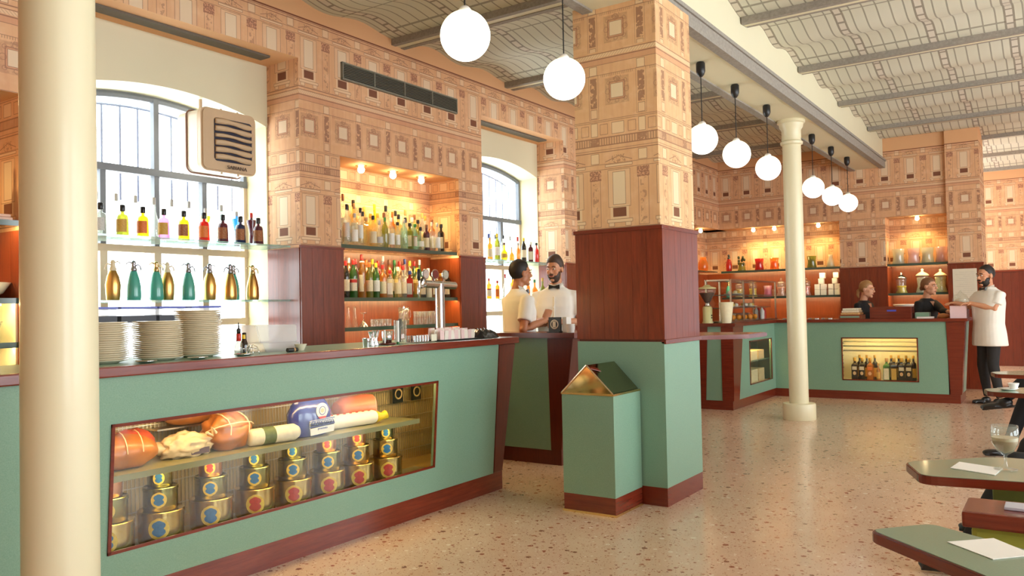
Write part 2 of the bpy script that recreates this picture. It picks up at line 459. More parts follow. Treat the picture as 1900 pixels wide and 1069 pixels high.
# ================================================================== SETTING
struct('floor', bx(-3.2,18.2,-4.2,5.9,-.06,0), M_FLOOR)
X0, XF = -3.0, 13.35
YW, YB, YG = 4.8, 5.17, 5.42
NICHES = [(.59,2.19),(4.60,6.155),(8.60,10.15)]
WINS = [(2.54,4.18,2.772,2.906),(6.54,8.17,2.85,2.975)]
PIERS = [(X0,.59),(2.19,2.54),(4.18,4.60),(6.155,6.54),(8.17,8.60),(10.15,11.9)]
def wallmats(o, reveal_idx=1):
    for p in o.data.polygons:
        if abs(p.normal.x) > .5: p.material_index = reveal_idx
    return o
wl = snode('wall_left', (X0,YW,0))
bm = BM()
for a,b in PIERS: box(bm, a,b,YW,YG+.06,0,3.26)
box(bm, X0,XF+.5,YW,YG+.06,3.26,4.05)                       # header above the windows
for a,b in NICHES+[(11.9,13.9)]: box(bm, a,b,YW,YG+.06,2.56,3.26)
wallmats(mk('wallpapered_masonry', bm, [M_WALL, M_REVEAL], wl))
for a,b in NICHES:
    mk('niche_back', box(box(BM(),a,b,YB,YB+.05,1.815,2.56), a,b,YB,YB+.05,0,1.815,mi=1), [M_WALL, MAHO], wl)
mk('niche_back', box(box(BM(),11.9,13.75,YB,YB+.05,1.815,2.56), 11.9,13.75,YB,YB+.05,0,1.815,mi=1), [M_WALL, MAHO], wl)
def planks(parent, a, b, z0, z1, fixed, axis, t=.016, n=None, mat=MAH, sgn=-1):
    """vertical mahogany boards on a wall: axis 'y' = boards lie in a plane y = fixed"""
    n = n or max(1, round((b-a)/.125)); w = (b-a)/n; first = None
    for i in range(n):
        g = .0007; d = t+random.uniform(-.0008,.0008)
        if axis == 'y': q = bx(a+i*w+g, a+(i+1)*w-g, min(fixed, fixed+sgn*d), max(fixed, fixed+sgn*d), z0, z1)
        else: q = bx(min(fixed, fixed+sgn*d), max(fixed, fixed+sgn*d), a+i*w+g, a+(i+1)*w-g, z0, z1)
        mk('plank', q, mat, parent)
for a,b in PIERS[1:5]:
    planks(wl, a-.012, b+.012, 0, WOODTOP-.02, YW, 'y')
    mk('cap_rail', bx(a-.016,b+.016,YW-.022,YW,WOODTOP-.02,WOODTOP), MAHH, wl)
planks(wl, 10.15, 11.9, 0, WOODTOP-.02, YW, 'y', n=8)
for xx in (4.18, 8.17, 6.155, 2.19):
    planks(wl, YW, YB, 0, WOODTOP-.02, xx, 'x', n=3, mat=MAH if xx in (4.18,8.17) else MAHO)
for a,b in ((2.54,4.18),(6.54,8.17)):
    mk('lintel_slot', bx(a+.02,b-.16,YW+.13,YW+.24,3.245,3.262), pmat('slot_grey', lin(104,96,84), .7), wl)
def window(idx, a, b, zs, za, mull):
    xm = (a+b)/2; half = (b-a)/2; rise = za-zs
    R = (half*half+rise*rise)/(2*rise)
    def arch(x, off=0.0): return za-R+math.sqrt(max(0,R*R-(x-xm)**2))+off
    N = 18; xs = [a+(b-a)*i/N for i in range(N+1)]
    w = snode('window_%d' % idx, (xm,YB,.86))
    # cream wall with the arched opening: front face, soffit, upper block
    bm = BM()
    for i in range(N):
        x0, x1 = xs[i], xs[i+1]
        hexa(bm, [(x0,YB,arch(x0)),(x1,YB,arch(x1)),(x1,YG+.06,arch(x1)-.012),(x0,YG+.06,arch(x0)-.012)], [(x0,YB,3.3),(x1,YB,3.3),(x1,YG+.06,3.3),(x0,YG+.06,3.3)])
    mk('arched_wall', bm, CREAM, w)
    bm = BM(); box(bm, b-.012,b,YB+.002,YG+.06,.86,zs); box(bm, a,a+.012,YB+.002,YG+.06,.86,zs)
    mk('jamb', bm, CREAMW, w)
    mk('window_sill', bx(a,b,YB-.02,YG+.06,.80,.86), CREAMW, w)
    mk('wall_below_sill', bx(a,b,YB,YG+.06,0,.80), CREAMW, w)
    y0, y1 = YG, YG+.05
    tr = 2.335
    bm = BM()                                                       # arched head of the frame
    tube(bm, [(x, y0+.025, arch(x)-.035) for x in xs], .024, 6)
    mk('frame_head', bm, GREYF, w)
    for x in (a+.02, b-.04):
        mk('frame_side', bx(x,x+.03,y0,y1,tr,arch(x)-.03), GREYF, w)
        mk('frame_side', bx(x,x+.03,y0,y1,.86,tr), BEIGEF, w)
    mk('transom', bx(a+.02,b-.01,y0-.01,y1+.01,tr-.025,tr+.025), GREYF, w)
    mk('mullion', bx(mull[1]-.02,mull[1]+.02,y0,y1,tr,arch(mull[1])-.03), GREYF, w)
    for x in mull:
        mk('mullion', bx(x-.02,x+.02,y0,y1,1.80,tr), GREYF, w)
        mk('mullion', bx(x-.026,x+.026,y0-.005,y1,.86,1.80), BEIGEF, w)
    for z in (1.775, 1.24): mk('transom', bx(a+.02,b-.01,y0-.008,y1,z-.025,z+.025), BEIGEF, w)
    ed = [a+.03]+list(mull)+[b-.03]
    for x0, x1 in zip(ed, ed[1:]):
        for z0, z1 in ((.88,1.22),(1.26,1.75),(1.80,tr-.02)):
            mk('pane', bx(x0,x1,y0+.02,y0+.026,z0,z1), GLASS, w)
    for x0, x1 in ((a+.03,mull[1]),(mull[1],b-.03)):
        bm = BM(); pts = [x0+(x1-x0)*i/8 for i in range(9)]
        prism(bm, [(x0,tr)]+[(x1,tr)]+[(x, arch(x)-.04) for x in reversed(pts)], y0+.02, y0+.026, 'y')
        mk('pane', bm, GLASS, w)
    k = 0; x = a+.12
    while x < b:
        mk('security_bar', tube(BM(), [(x,YG+.16,tr-.2),(x,YG+.16,arch(x)-.07)], .008, 6), BARP, w); x += .135
    mk('security_arch', tube(BM(), [(x,YG+.16,arch(x)-.08) for x in xs[1:-1]], .010, 6), BARP, w)
window(1, *WINS[0], [2.985,3.385,3.780])
window(2, *WINS[1], [6.95,7.355,7.76])

# far wall
wf = snode('wall_far', (XF,0,0))
bm = BM()
box(bm, XF,XF+.5,2.20,2.86,0,2.56); box(bm, XF,XF+.5,1.36,YG+.06,2.56,4.05)
mk('wallpapered_masonry', bm, M_FAR, wf)
mk('pilaster', bx(XF-.06,14.1,.93,1.36,0,4.05), M_FAR, wf)
mk('niche_back', box(box(BM(),XF+.37,XF+.45,1.36,5.2,1.815,2.56), XF+.37,XF+.45,1.36,5.2,0,1.815,mi=1), [M_FAR, MAHO], wf)
planks(wf, 2.19, 2.87, 0, WOODTOP-.02, XF, 'x', n=5); mk('cap_rail', bx(XF-.022,XF,2.185,2.875,WOODTOP-.02,WOODTOP), MAHH, wf)
planks(wf, .92, 1.37, 0, WOODTOP-.02, XF-.06, 'x', n=4); mk('cap_rail', bx(XF-.084,XF-.06,.91,1.375,WOODTOP-.02,WOODTOP), MAHH, wf)
planks(wf, XF-.06, 14.1, 0, WOODTOP-.02, .93, 'y', n=5)
for yy, s in ((2.86,1),(2.20,-1)): planks(wf, XF, XF+.37, 0, WOODTOP-.02, yy, 'y', n=3, mat=MAHO, sgn=s)
ws = snode('wall_set_back', (18,0,0))
mk('wallpapered_masonry', box(bx(18,18.2,-1.4,3.0,WOODTOP,4.05), 18,18.2,-4.2,-1.4,3.1,4.05), M_FAR, ws); mk('wood_core', bx(18.001,18.2,-1.4,3.0,0,WOODTOP), MAHD, ws)
planks(ws, -1.4, 3.0, 0, WOODTOP, 18.0, 'x', n=32, mat=MAHD)
mk('cap_rail', bx(17.95,18,-1.4,3.0,WOODTOP-.02,WOODTOP+.01), MAHH, ws)
dr = snode('door_1', (18.1,-2.7,0))
DG = glassmat('door_glass_dimmer', (.36,.40,.42), .0, .05)  # tint added to dim the daylight coming through this unseen door
for y in (-4.0,-3.08,-2.32,-1.44): mk('door_stile', bx(18.06,18.12,y,y+.06,0,3.1), GREYF, dr)
for z in (0,1.0,2.3,3.04): mk('door_rail', bx(18.06,18.12,-4.0,-1.4,z,z+.06), GREYF, dr)
for y0,y1 in ((-3.94,-3.08),(-3.02,-2.32),(-2.26,-1.44)): mk('pane', bx(18.085,18.092,y0,y1,.06,3.04), DG, dr)
# walls outside the view: solid behind the camera, tall windows on the right
struct('wall_back', bx(-3.2,-3.0,-4.2,5.9,0,4.05), M_FAR)
bm = BM(); box(bm, -3.2,18.2,-4.2,-4.0,3.25,4.05); box(bm,-3.2,18.2,-4.2,-4.0,0,.55)
ed = [-3.2]+[v for ab in RWIN for v in ab]+[18.2]
for a,b in zip(ed[0::2], ed[1::2]): box(bm,a,b,-4.2,-4.0,.55,3.25)
struct('wall_right', bm, M_WALL)

# ceiling: faux glass vaults between transverse trusses, one beam along the columns
ce = snode('ceiling', (0,0,3.7))
def vault(x0, x1, y0, y1, z0, amp, xclip=None):
    bm = BM(); uvl = bm.loops.layers.uv.new('UVMap'); N = 28; rows = []
    for i in range(N+1):
        t = i/N; x = x0+(x1-x0)*t; z = z0+amp*.5*(1-math.cos(4*PI*t))*(1.0 if t < .5 else .8)
        rows.append((t, bm.verts.new((x,y0,z)), bm.verts.new((x,y1,z))))
    for (t0,a,b),(t1,c,d) in zip(rows, rows[1:]):
        f = bm.faces.new((a,b,d,c)); 
        for l, (tt,yy) in zip(f.loops, ((t0,y0),(t0,y1),(t1,y1),(t1,y0))): l[uvl].uv = (tt, yy)
    return bm
YBL, YBR = 2.68, 2.17
k = -4
while 5.32+1.74*k < 13.4:
    xa = 5.32+1.74*k
    mk('vault', vault(xa+.07, xa+1.67, YBL-.1, YW+.02, 3.685, .06), M_CEIL, ce, keepuv=True, smooth=True)
    bm = BM(); box(bm, xa-.085,xa-.035,YBL-.1,YW,3.63,3.72); box(bm, xa+.035,xa+.085,YBL-.1,YW,3.63,3.72)
    mk('truss', bm, M_TRUSS, ce)
    mk('truss_web', bx(xa-.035,xa+.035,YBL-.1,YW,3.636,3.72), CREAM, ce)
    k += 1
k = -5
while 6.85+1.80*k < 18:
    xa = 6.85+1.80*k
    mk('vault', vault(xa+.07, xa+1.73, -4.0, YBR+.06, 3.74, .085), M_CEIL, ce, keepuv=True, smooth=True)
    bm = BM(); box(bm, xa-.085,xa-.03,-4.0,YBR+.02,3.685,3.77); box(bm, xa+.03,xa+.085,-4.0,YBR+.02,3.695,3.77)
    mk('truss', bm, M_TRUSS, ce)
    mk('truss_web', bx(xa-.03,xa+.03,-4.0,YBR+.02,3.690,3.77), CREAM, ce)
    k += 1
mk('roof_slab', bx(-3.2,18.2,-4.2,5.7,3.95,4.05), CREAM, ce)
be = snode('trim_1', (5,2.42,3.33))
mk('soffit', bx(X0,XF,2.25,2.60,3.33,3.42), CREAM, be)
mk('upper_wall', bx(X0,XF,2.20,2.62,3.42,3.95), CREAM, be)
for y0,y1 in ((YBR,2.25),(2.60,YBL)): mk('printed_edge_band', bx(X0,XF,y0,y1,3.315,3.435), M_TRUSS, be)
mk('printed_fillet', bx(X0,XF,2.155,YBR,3.415,3.445), M_TRUSS, be)

# columns and pillar
def column(x, label):
    t = thing('column', label, 'column', (x,2.45,0), None)
    bm = lathe(BM(), [(.103,.17),(.103,1.2),(.099,3.06)], (x,2.45,0), 40, cap=False); mk('shaft', bm, CREAMC, t, smooth=True)
    bm = lathe(BM(), [(.172,0),(.176,.01),(.176,.165),(.170,.178),(.112,.182)], (x,2.45,0), 40); mk('base', bm, CREAMC, t, smooth=True, angle=.7)
    bm = lathe(BM(), [(.099,3.05),(.118,3.06),(.122,3.085),(.104,3.10),(.104,3.22),(.125,3.25),(.132,3.29),(.15,3.30),(.15,3.33)], (x,2.45,0), 40); mk('capital', bm, CREAMC, t, smooth=True, angle=.7)
column(1.215, 'cream round column in the left foreground in front of the bar')
column(9.2, 'slim cream round column standing before the far counter')
px0, px1, py0, py1 = 4.85, 5.46, 2.13, 2.77
pl = thing('pillar', 'square pillar with facade wallpaper above, mahogany boards and green laminate below', 'pillar', ((px0+px1)/2,(py0+py1)/2,0))
o = mk('wallpapered_shaft', bx(px0+.012,px1-.012,py0+.012,py1-.012,WOODTOP-.02,3.36), [M_PILX, M_PILY], pl)
for p in o.data.polygons: p.material_index = 1 if abs(p.normal.y) > .5 else 0
mk('wood_core', bx(px0+.01,px1-.01,py0+.01,py1-.01,1.06,WOODTOP-.03), MAHD, pl)
mk('cap_rail', bx(px0-.012,px1+.012,py0-.012,py1+.012,WOODTOP-.022,WOODTOP+.004,bev=.004), MAHH, pl)
planks(pl, py0, py1, 1.075, WOODTOP-.02, px0+.012, 'x', n=6); planks(pl, py0, py1, 1.075, WOODTOP-.02, px1-.012, 'x', n=6, sgn=1)
planks(pl, px0, px1, 1.075, WOODTOP-.02, py0+.012, 'y', n=6)
mk('green_panel', bx(px0,px1,py0,py1,.12,1.06), GREEN, pl)
mk('plinth', bx(px0+.001,px1-.001,py0+.001,py1-.001,0,.12), MAHH, pl)
mk('ledge_rail', bx(px0,px1+.012,py0-.014,py0+.02,1.045,1.076,bev=.004), MAHH, pl)
led = mk('ledge_shelf', prism(BM(), [(5.46,2.12),(5.72,1.86),(6.15,1.86),(6.15,2.78),(5.46,2.78)], 1.045, 1.076, 'z', bev=.005), MAHH)
tag(led, 'mahogany ledge shelf jutting out from the far side of the square pillar', 'shelf'); recenter(led)

# air grille above the niche
gt = thing('air_grille', 'long grey slatted air grille on the wallpapered bar wall', 'air vent', (5.37,4.8,3.19))
gm = pmat('grille_grey', lin(126,122,108), .5, var=.04); gd = pmat('grille_dark', lin(58,54,48), .7)
mk('backing', bx(4.63,6.125,4.794,4.799,3.195,3.33), gd, gt)
for z0,z1 in ((3.188,3.2),(3.322,3.334)): mk('frame', bx(4.622,6.132,4.776,4.8,z0,z1), gm, gt)
for x in (4.622,4.99,5.37,5.75,6.12): mk('upright', bx(x,x+.012,4.775,4.8,3.195,3.33), gm, gt)
for i in range(9):
    bm = BM(); obox(bm, (5.377,4.786,3.208+i*.0138), (1.49,.02,.003), Matrix.Rotation(.6,3,'X')); mk('slat', bm, gm, gt)

# ================================================================== COUNTERS
GLOWBACK = pmat('case_lining', lin(210,182,128), .5, var=.04)
OLIVE = pmat('olive_shelf', lin(146,142,98), .3, var=.04, coat=.3)
WIRE = pmat('wire', (.78,.70,.52), .3, 1.0)
def led(name, x0,x1,y0,y1,z0,z1, parent, s=9.0, c=STRIP):
    return mk(name, bx(x0,x1,y0,y1,z0,z1), emat('led_%.0f' % (s*10), c, s), parent)
def frame4(parent, quad, w, d, mat, name='display_frame'):
    """four thin rails round a display opening; quad = corners (bl, br, tr, tl); d = outward direction"""
    d = Vector(d); q = [Vector(p) for p in quad]; c = sum(q, Vector())/4
    for i in range(4):
        a, b = q[i], q[(i+1)%4]; n = ((c-(a+b)/2)); n -= (b-a).normalized()*n.dot((b-a).normalized()); n = n.normalized()*w
        t = (b-a).normalized()*0
        bm = hexa(BM(), [a, b, b+d, a+d], [a+n, b+n, b+n+d, a+n+d]); bmesh.ops.recalc_face_normals(bm, faces=bm.faces)
        mk(name, bm, mat, parent)

# --- main bar counter
ct = thing('bar_counter', 'long green bar counter with mahogany rails and a lit glass display of hams and tins', 'counter', (2.6,3.6,0))
cx0, gx1 = -.6, 4.655
yf = lambda z: 3.38-.0769*z
def fpanel(x0, x1, z0, z1, t=.03): return hexa(BM(), [(x0,yf(z0),z0),(x1,yf(z0),z0),(x1,yf(z0)+t,z0),(x0,yf(z0)+t,z0)], [(x0,yf(z1),z1),(x1,yf(z1),z1),(x1,yf(z1)+t,z1),(x0,yf(z1)+t,z1)])
dx0, dx1, dz0, dz1 = 1.852, 3.995, .290, .845
bm = BM()
for a in ((cx0,dx0,.13,1.045),(dx1,gx1,.13,1.045),(dx0,dx1,.13,dz0),(dx0,dx1,dz1,1.045)):
    t = fpanel(*a); me = bpy.data.meshes.new('t'); t.to_mesh(me); t.free(); bm.from_mesh(me); bpy.data.meshes.remove(me)
bmesh.ops.remove_doubles(bm, verts=bm.verts, dist=1e-5)
mk('front_panel', bm, GREEN, ct)
mk('end_post', hexa(BM(), [(gx1,yf(.13)-.004,.13),(4.768,yf(.13)-.004,.13),(4.768,3.95,.13),(gx1,3.95,.13)], [(gx1,yf(1.045)-.004,1.045),(4.862,yf(1.045)-.004,1.045),(4.862,3.95,1.045),(gx1,3.95,1.045)], bev=.006), MAHD, ct)
mk('plinth', bx(cx0,4.772,3.375,3.93,0,.135), MAHH, ct)
mk('top_rail', bx(cx0,4.872,3.268,3.31,1.045,1.09,bev=.006), MAHH, ct)
mk('end_rail', bx(4.83,4.872,3.31,3.97,1.045,1.09,bev=.006), MAHH, ct)
mk('worktop', bx(cx0,4.83,3.31,3.97,1.05,1.087), GREEN, ct)
mk('back_panel', bx(cx0,gx1,3.90,3.93,.135,1.05), MAHD, ct)
mk('case_back', bx(dx0-.05,dx1+.60,3.83,3.85,dz0-.06,dz1+.04), GLOWBACK, ct)
mk('case_floor', bx(dx0-.05,dx1+.60,yf(.3)+.03,3.83,dz0-.06,dz0-.035), pmat('case_floor', lin(196,160,92), .2, var=.05), ct)
mk('case_ceiling', bx(dx0-.05,dx1+.60,yf(.85)+.03,3.83,dz1+.03,dz1+.04), GLOWBACK, ct)
mk('case_side', bx(dx1+.59,dx1+.60,3.40,3.83,dz0-.06,dz1+.04), GLOWBACK, ct); mk('case_side', bx(dx0-.05,dx0-.04,3.40,3.83,dz0-.06,dz1+.04), GLOWBACK, ct)
frame4(ct, [(dx0,yf(dz0),dz0),(dx1,yf(dz0),dz0),(dx1,yf(dz1),dz1),(dx0,yf(dz1),dz1)], .014, (0,-.008,0), MAHH)
mk('glass_pane', hexa(BM(), [(dx0,yf(dz0)+.008,dz0),(dx1,yf(dz0)+.008,dz0),(dx1,yf(dz0)+.013,dz0),(dx0,yf(dz0)+.013,dz0)], [(dx0,yf(dz1)+.008,dz1),(dx1,yf(dz1)+.008,dz1),(dx1,yf(dz1)+.013,dz1),(dx0,yf(dz1)+.013,dz1)]), GLASS, ct)
mk('display_shelf', bx(dx0-.04,dx1-.1,3.395,3.79,.597,.609), OLIVE, ct)
led('light_strip', dx0,dx1+.3,3.385,3.40,dz1+.018,dz1+.03, ct, 30)
led('light_strip', dx0,dx1-.2,3.405,3.42,.590,.5965, ct, 22); mk('shelf_lip', bx(dx0-.04,dx1-.1,3.388,3.396,.583,.611), OLIVE, ct)
bm = BM(); x = dx0-.03
while x < dx1+.57:                                                  # wire cooling racks along the back
    box(bm, x,x+.003,3.80,3.803,.27,.86); x += .021
for z in (.33,.45,.56,.66,.75,.83): box(bm, dx0-.03,dx1+.58,3.797,3.803,z,z+.005)
o = mk('wire_rack', bm, WIRE, ct); o['kind'] = 'stuff'
for z in (.43,.50,.58,.67,.74): mk('side_rail', bx(dx1+.575,dx1+.585,3.42,3.79,z,z+.006), WIRE, ct)
bm = BM(); y = 3.42
while y < 3.79: box(bm, dx1+.572,dx1+.582,y,y+.012,.26,.42); y += .028
o = mk('vent_louvre', bm, GREYF, ct); o['kind'] = 'stuff'
for i, x in enumerate((4.14,4.33)):
    bm = BM(); prism(bm, [(x-.05,.665),(x+.05,.665),(x+.05,.785),(x-.05,.785)], 3.79, 3.796, 'y')
    f = mk('fan_plate', bm, BLACK, ct); r = mk('fan_ring', lathe(BM(), [(.03,0),(.038,.004),(.034,.008),(.026,.004)], (0,0,0), 20, cap=False), GLOWBACK, ct, world=False)
    r.rotation_euler = (PI/2,0,0); r.location = Vector((x,3.789,.725))-ct.location

# --- second counter, at right angles behind the gap
c2 = thing('service_counter', 'dark green end counter with mahogany rim where the two barmen stand', 'counter', (5.9,3.8,0))
mk('green_panel', hexa(BM(), [(5.685,3.52,.12),(5.715,3.52,.12),(5.715,4.35,.12),(5.685,4.35,.12)], [(5.675,3.53,1.045),(5.705,3.53,1.045),(5.705,4.35,1.045),(5.675,4.35,1.045)]), GREEN, c2)
mk('corner_post', hexa(BM(), [(5.68,3.42,.12),(6.0,3.42,.12),(6.0,3.52,.12),(5.68,3.52,.12)], [(5.67,3.285,1.045),(6.0,3.285,1.045),(6.0,3.53,1.045),(5.67,3.53,1.045)], bev=.004), MAHD, c2)
mk('side_panel', hexa(BM(), [(6.0,3.43,.12),(7.6,3.43,.12),(7.6,3.47,.12),(6.0,3.47,.12)], [(6.0,3.30,1.045),(7.6,3.30,1.045),(7.6,3.34,1.045),(6.0,3.34,1.045)]), GREEN, c2)
mk('plinth', bx(5.69,7.6,3.425,3.72,0,.12), MAHD, c2); mk('plinth', bx(5.69,6.05,3.72,4.35,0,.12), MAHD, c2)
mk('top_rail', prism(BM(), [(5.645,3.255),(7.62,3.255),(7.62,3.30),(5.69,3.30),(5.69,4.36),(5.645,4.36)], 1.045, 1.088, 'z', bev=.005), MAHH, c2)
mk('worktop', prism(BM(), [(5.69,3.30),(7.62,3.30),(7.62,3.74),(6.08,3.74),(6.08,4.36),(5.69,4.36)], 1.05, 1.086), MAHH, c2)
mk('back_panel', bx(6.0,6.05,3.7,4.35,.12,1.05), MAHD, c2)

# --- far counter: an L of two lit displays
c3 = thing('pastry_counter', 'far L-shaped green counter with two small lit display cases', 'counter', (11,2.6,0))
FZ0, FZ1, LT = .11, 1.018, 1.058
def panel_y(y0, y1, x0, x1, z0, z1): return hexa(BM(), [(x0,y0,z0),(x1,y0,z0),(x1,y0+.03,z0),(x0,y0+.03,z0)], [(x0,y1,z1),(x1,y1,z1),(x1,y1+.03,z1),(x0,y1+.03,z1)])
AX0, AX1, AZ0, AZ1 = 10.24, 11.19, .25, .815
bm = BM()
for a in ((9.81,AX0,FZ0,FZ1),(AX1,11.36,FZ0,FZ1),(AX0,AX1,FZ0,AZ0),(AX0,AX1,AZ1,FZ1)): box(bm, a[0],a[1],3.33,3.36,a[2],a[3])
mk('front_panel', bm, GREEN, c3)
bm = BM(); BY0, BY1 = 1.53, 2.45
for a in ((BY1,3.36,FZ0,FZ1),(1.20,BY0,FZ0,FZ1),(BY0,BY1,FZ0,AZ0),(BY0,BY1,AZ1,FZ1)): box(bm, 11.35,11.38,a[0],a[1],a[2],a[3])
mk('front_panel', bm, GREEN, c3)
mk('end_post', hexa(BM(), [(9.60,3.325,FZ0),(9.81,3.325,FZ0),(9.81,3.47,FZ0),(9.60,3.47,FZ0)], [(9.60,3.315,FZ1),(9.99,3.315,FZ1),(9.99,3.47,FZ1),(9.60,3.47,FZ1)], bev=.004), MAHH, c3)
mk('end_panel', bx(9.615,9.64,3.47,3.68,FZ0,FZ1), GREEN, c3)
mk('end_post', hexa(BM(), [(9.60,3.68,FZ0),(9.66,3.68,FZ0),(9.66,3.74,FZ0),(9.60,3.74,FZ0)], [(9.60,3.64,FZ1),(9.66,3.64,FZ1),(9.66,3.74,FZ1),(9.60,3.74,FZ1)]), MAHH, c3)
mk('end_post', hexa(BM(), [(11.345,1.06,FZ0),(11.5,1.06,FZ0),(11.5,1.185,FZ0),(11.345,1.185,FZ0)], [(11.335,1.0,FZ1),(11.5,1.0,FZ1),(11.5,1.21,FZ1),(11.335,1.21,FZ1)], bev=.004), MAHH, c3)
mk('end_panel', hexa(BM(), [(11.5,1.07,FZ0),(11.98,1.07,FZ0),(11.98,1.1,FZ0),(11.5,1.1,FZ0)], [(11.5,1.01,FZ1),(11.98,1.01,FZ1),(11.98,1.04,FZ1),(11.5,1.04,FZ1)]), GREEN, c3)
mk('plinth', prism(BM(), [(9.605,3.34),(11.36,3.34),(11.36,1.075),(11.98,1.075),(11.98,3.8),(9.605,3.8)], 0, FZ0), MAHH, c3)
mk('top_rail', prism(BM(), [(9.57,3.28),(11.30,3.28),(11.30,.975),(12.0,.975),(12.0,1.02),(11.345,1.02),(11.345,3.325),(9.615,3.325),(9.615,3.78),(9.57,3.78)], FZ1, LT, 'z', bev=.005), MAHH, c3)
mk('worktop', prism(BM(), [(9.615,3.325),(11.345,3.325),(11.345,1.02),(12.0,1.02),(12.0,3.8),(9.615,3.8)], FZ1+.004, LT-.003), MAHH, c3)
mk('back_panel', prism(BM(), [(9.66,3.76),(11.94,3.76),(11.94,1.1),(11.98,1.1),(11.98,3.8),(9.66,3.8)], FZ0, FZ1), MAHD, c3)
LINE2 = pmat('case_lining_bright', lin(240,226,184), .5, var=.03)
mk('case_lining', box(box(box(BM(), AX0-.08,AX1+.08,3.66,3.68,AZ0-.02,AZ1+.05), AX0-.08,AX1+.08,3.37,3.66,AZ0-.03,AZ0-.01), AX0-.08,AX1+.08,3.37,3.66,AZ1+.04,AZ1+.05), LINE2, c3)
mk('case_lining', box(box(box(BM(), 11.74,11.76,BY0-.2,BY1+.08,AZ0-.02,AZ1+.05), 11.39,11.74,BY0-.2,BY1+.08,AZ0-.03,AZ0-.01), 11.39,11.74,BY0-.2,BY1+.08,AZ1+.04,AZ1+.05), LINE2, c3)
frame4(c3, [(AX0,3.33,AZ0),(AX1,3.33,AZ0),(AX1,3.33,AZ1),(AX0,3.33,AZ1)], .014, (0,-.008,0), MAHH)
frame4(c3, [(11.35,BY1,AZ0),(11.35,BY0,AZ0),(11.35,BY0,AZ1),(11.35,BY1,AZ1)], .014, (-.008,0,0), MAHH)
mk('glass_pane', bx(AX0,AX1,3.338,3.343,AZ0,AZ1), GLASS, c3); mk('glass_pane', bx(11.358,11.363,BY0,BY1,AZ0,AZ1), GLASS, c3)
mk('display_shelf', bx(AX0-.07,AX1+.07,3.38,3.65,.528,.538), SHELFG, c3)
led('light_strip', AX0,AX1,3.375,3.39,AZ1+.025,AZ1+.038, c3, 45); led('light_strip', 11.39,11.405,BY0,BY1,AZ1+.025,AZ1+.038, c3, 45)
for z in (.62,.68,.74): mk('back_rail', bx(11.725,11.735,BY0-.15,BY1+.05,z,z+.012), WIRE, c3)
bm = BM()
for i in range(9): box(bm, 11.42,11.7,BY1+.05,BY1+.06,.28+i*.055,.29+i*.055)
mk('side_louvre', bm, GREYF, c3)['kind'] = 'stuff'

# --- back counter under the windows and niches
bk = thing('back_counter', 'low back counter under the windows behind the bar, seen between the bottles', 'counter', (4.5,4.6,0))
mk('worktop', bx(.6,8.6,4.42,4.775,.95,.985), pmat('green_worktop', lin(120,150,122), .3, var=.05), bk)
mk('body', bx(.6,8.6,4.47,4.77,0,.95), MAHD, bk)

# --- waste bin shaped like a little house
bt = thing('waste_bin', 'green house-shaped waste bin with mirrored gable roof against the pillar', 'bin', (4.63,2.485,0))
bxa, bxb, bya, byb = 4.455, 4.835, 2.302, 2.67
mk('body', bx(bxa,bxb,bya,byb,.115,.742), GREEN, bt)
mk('plinth', bx(bxa+.001,bxb,bya+.001,byb-.001,.014,.115), MAHH, bt)
mk('floor_trim', bx(bxa-.006,bxb,bya-.006,byb+.006,0,.014), BRASS, bt)
mk('top_trim', bx(bxa-.004,bxb,bya-.004,byb+.004,.742,.754), BRASS, bt)
MIR = pmat('bronze_mirror', (.62,.50,.30), .07, 1.0)
MIR2 = pmat('olive_mirror', (.33,.31,.19), .10, 1.0)
ym = 2.485
mk('gable_front', prism(BM(), [(bya+.006,.754),(byb-.006,.754),(ym,.926)], bxa+.004, bxa+.012, 'x'), MIR, bt)
for sgn, ye in ((-1,bya),(1,byb)):
    mk('roof_slope', hexa(BM(), [(bxa+.006,ye+sgn*-.012,.756),(bxb,ye+sgn*-.012,.756),(bxb,ye+sgn*-.02,.756),(bxa+.006,ye+sgn*-.02,.756)], [(bxa+.006,ym,.93),(bxb,ym,.93),(bxb,ym-sgn*.004,.92),(bxa+.006,ym-sgn*.004,.92)]), MIR2, bt)
    mk('gable_trim', tube(BM(), [(bxa,ye,.752),(bxa,ym,.93)], .0055, 6), pmat('copper', (.86,.62,.42), .2, 1.0), bt)
mk('roof_reflection_patch', hexa(BM(), [(bxa+.01,2.46,.9055),(bxa+.09,2.43,.8835),(bxa+.09,2.455,.9015),(bxa+.01,2.475,.9155)], [(bxa+.01,2.46,.9095),(bxa+.09,2.43,.8875),(bxa+.09,2.455,.9055),(bxa+.01,2.475,.9195)]), MAHH, bt)  # mahogany patch stands for a dark red reflection in the mirrored roof

# --- shelves
def shelf(parent, x0,x1,y0,y1,z, strip=None, t=.014, mat=None):
    mk('shelf', bx(x0,x1,y0,y1,z-t,z), mat or SHELFG, parent)
    if strip:
        mk('front_lip', bx(x0,x1,y0-.002,y0+.006,z-t-.016,z+.001), mat or SHELFG, parent)
        led('led_strip', x0+.01,x1-.01,y0+.008,y0+.030,z-t-.010,z-t-.001, parent, strip[2])
    return parent
DARKG = pmat('dark_shelf_glass', lin(60,84,74), .12, var=0, coat=.5)
def shelfthing(label, x0,x1,y0,y1,z, strip=None, mat=None, t=.014):
    s = thing('glass_shelf', label, 'shelf', ((x0+x1)/2,(y0+y1)/2,z-t)); return shelf(s, x0,x1,y0,y1,z, strip, t, mat)
shelfthing('upper clear glass shelf across the left arched window', 2.555,4.165,4.90,5.26,1.815)
shelfthing('middle clear glass shelf with the siphons across the left arched window', 2.555,4.165,4.90,5.26,1.40)
shelfthing('upper glass shelf across the right arched window behind the barmen', 6.555,8.155,4.90,5.26,1.815)
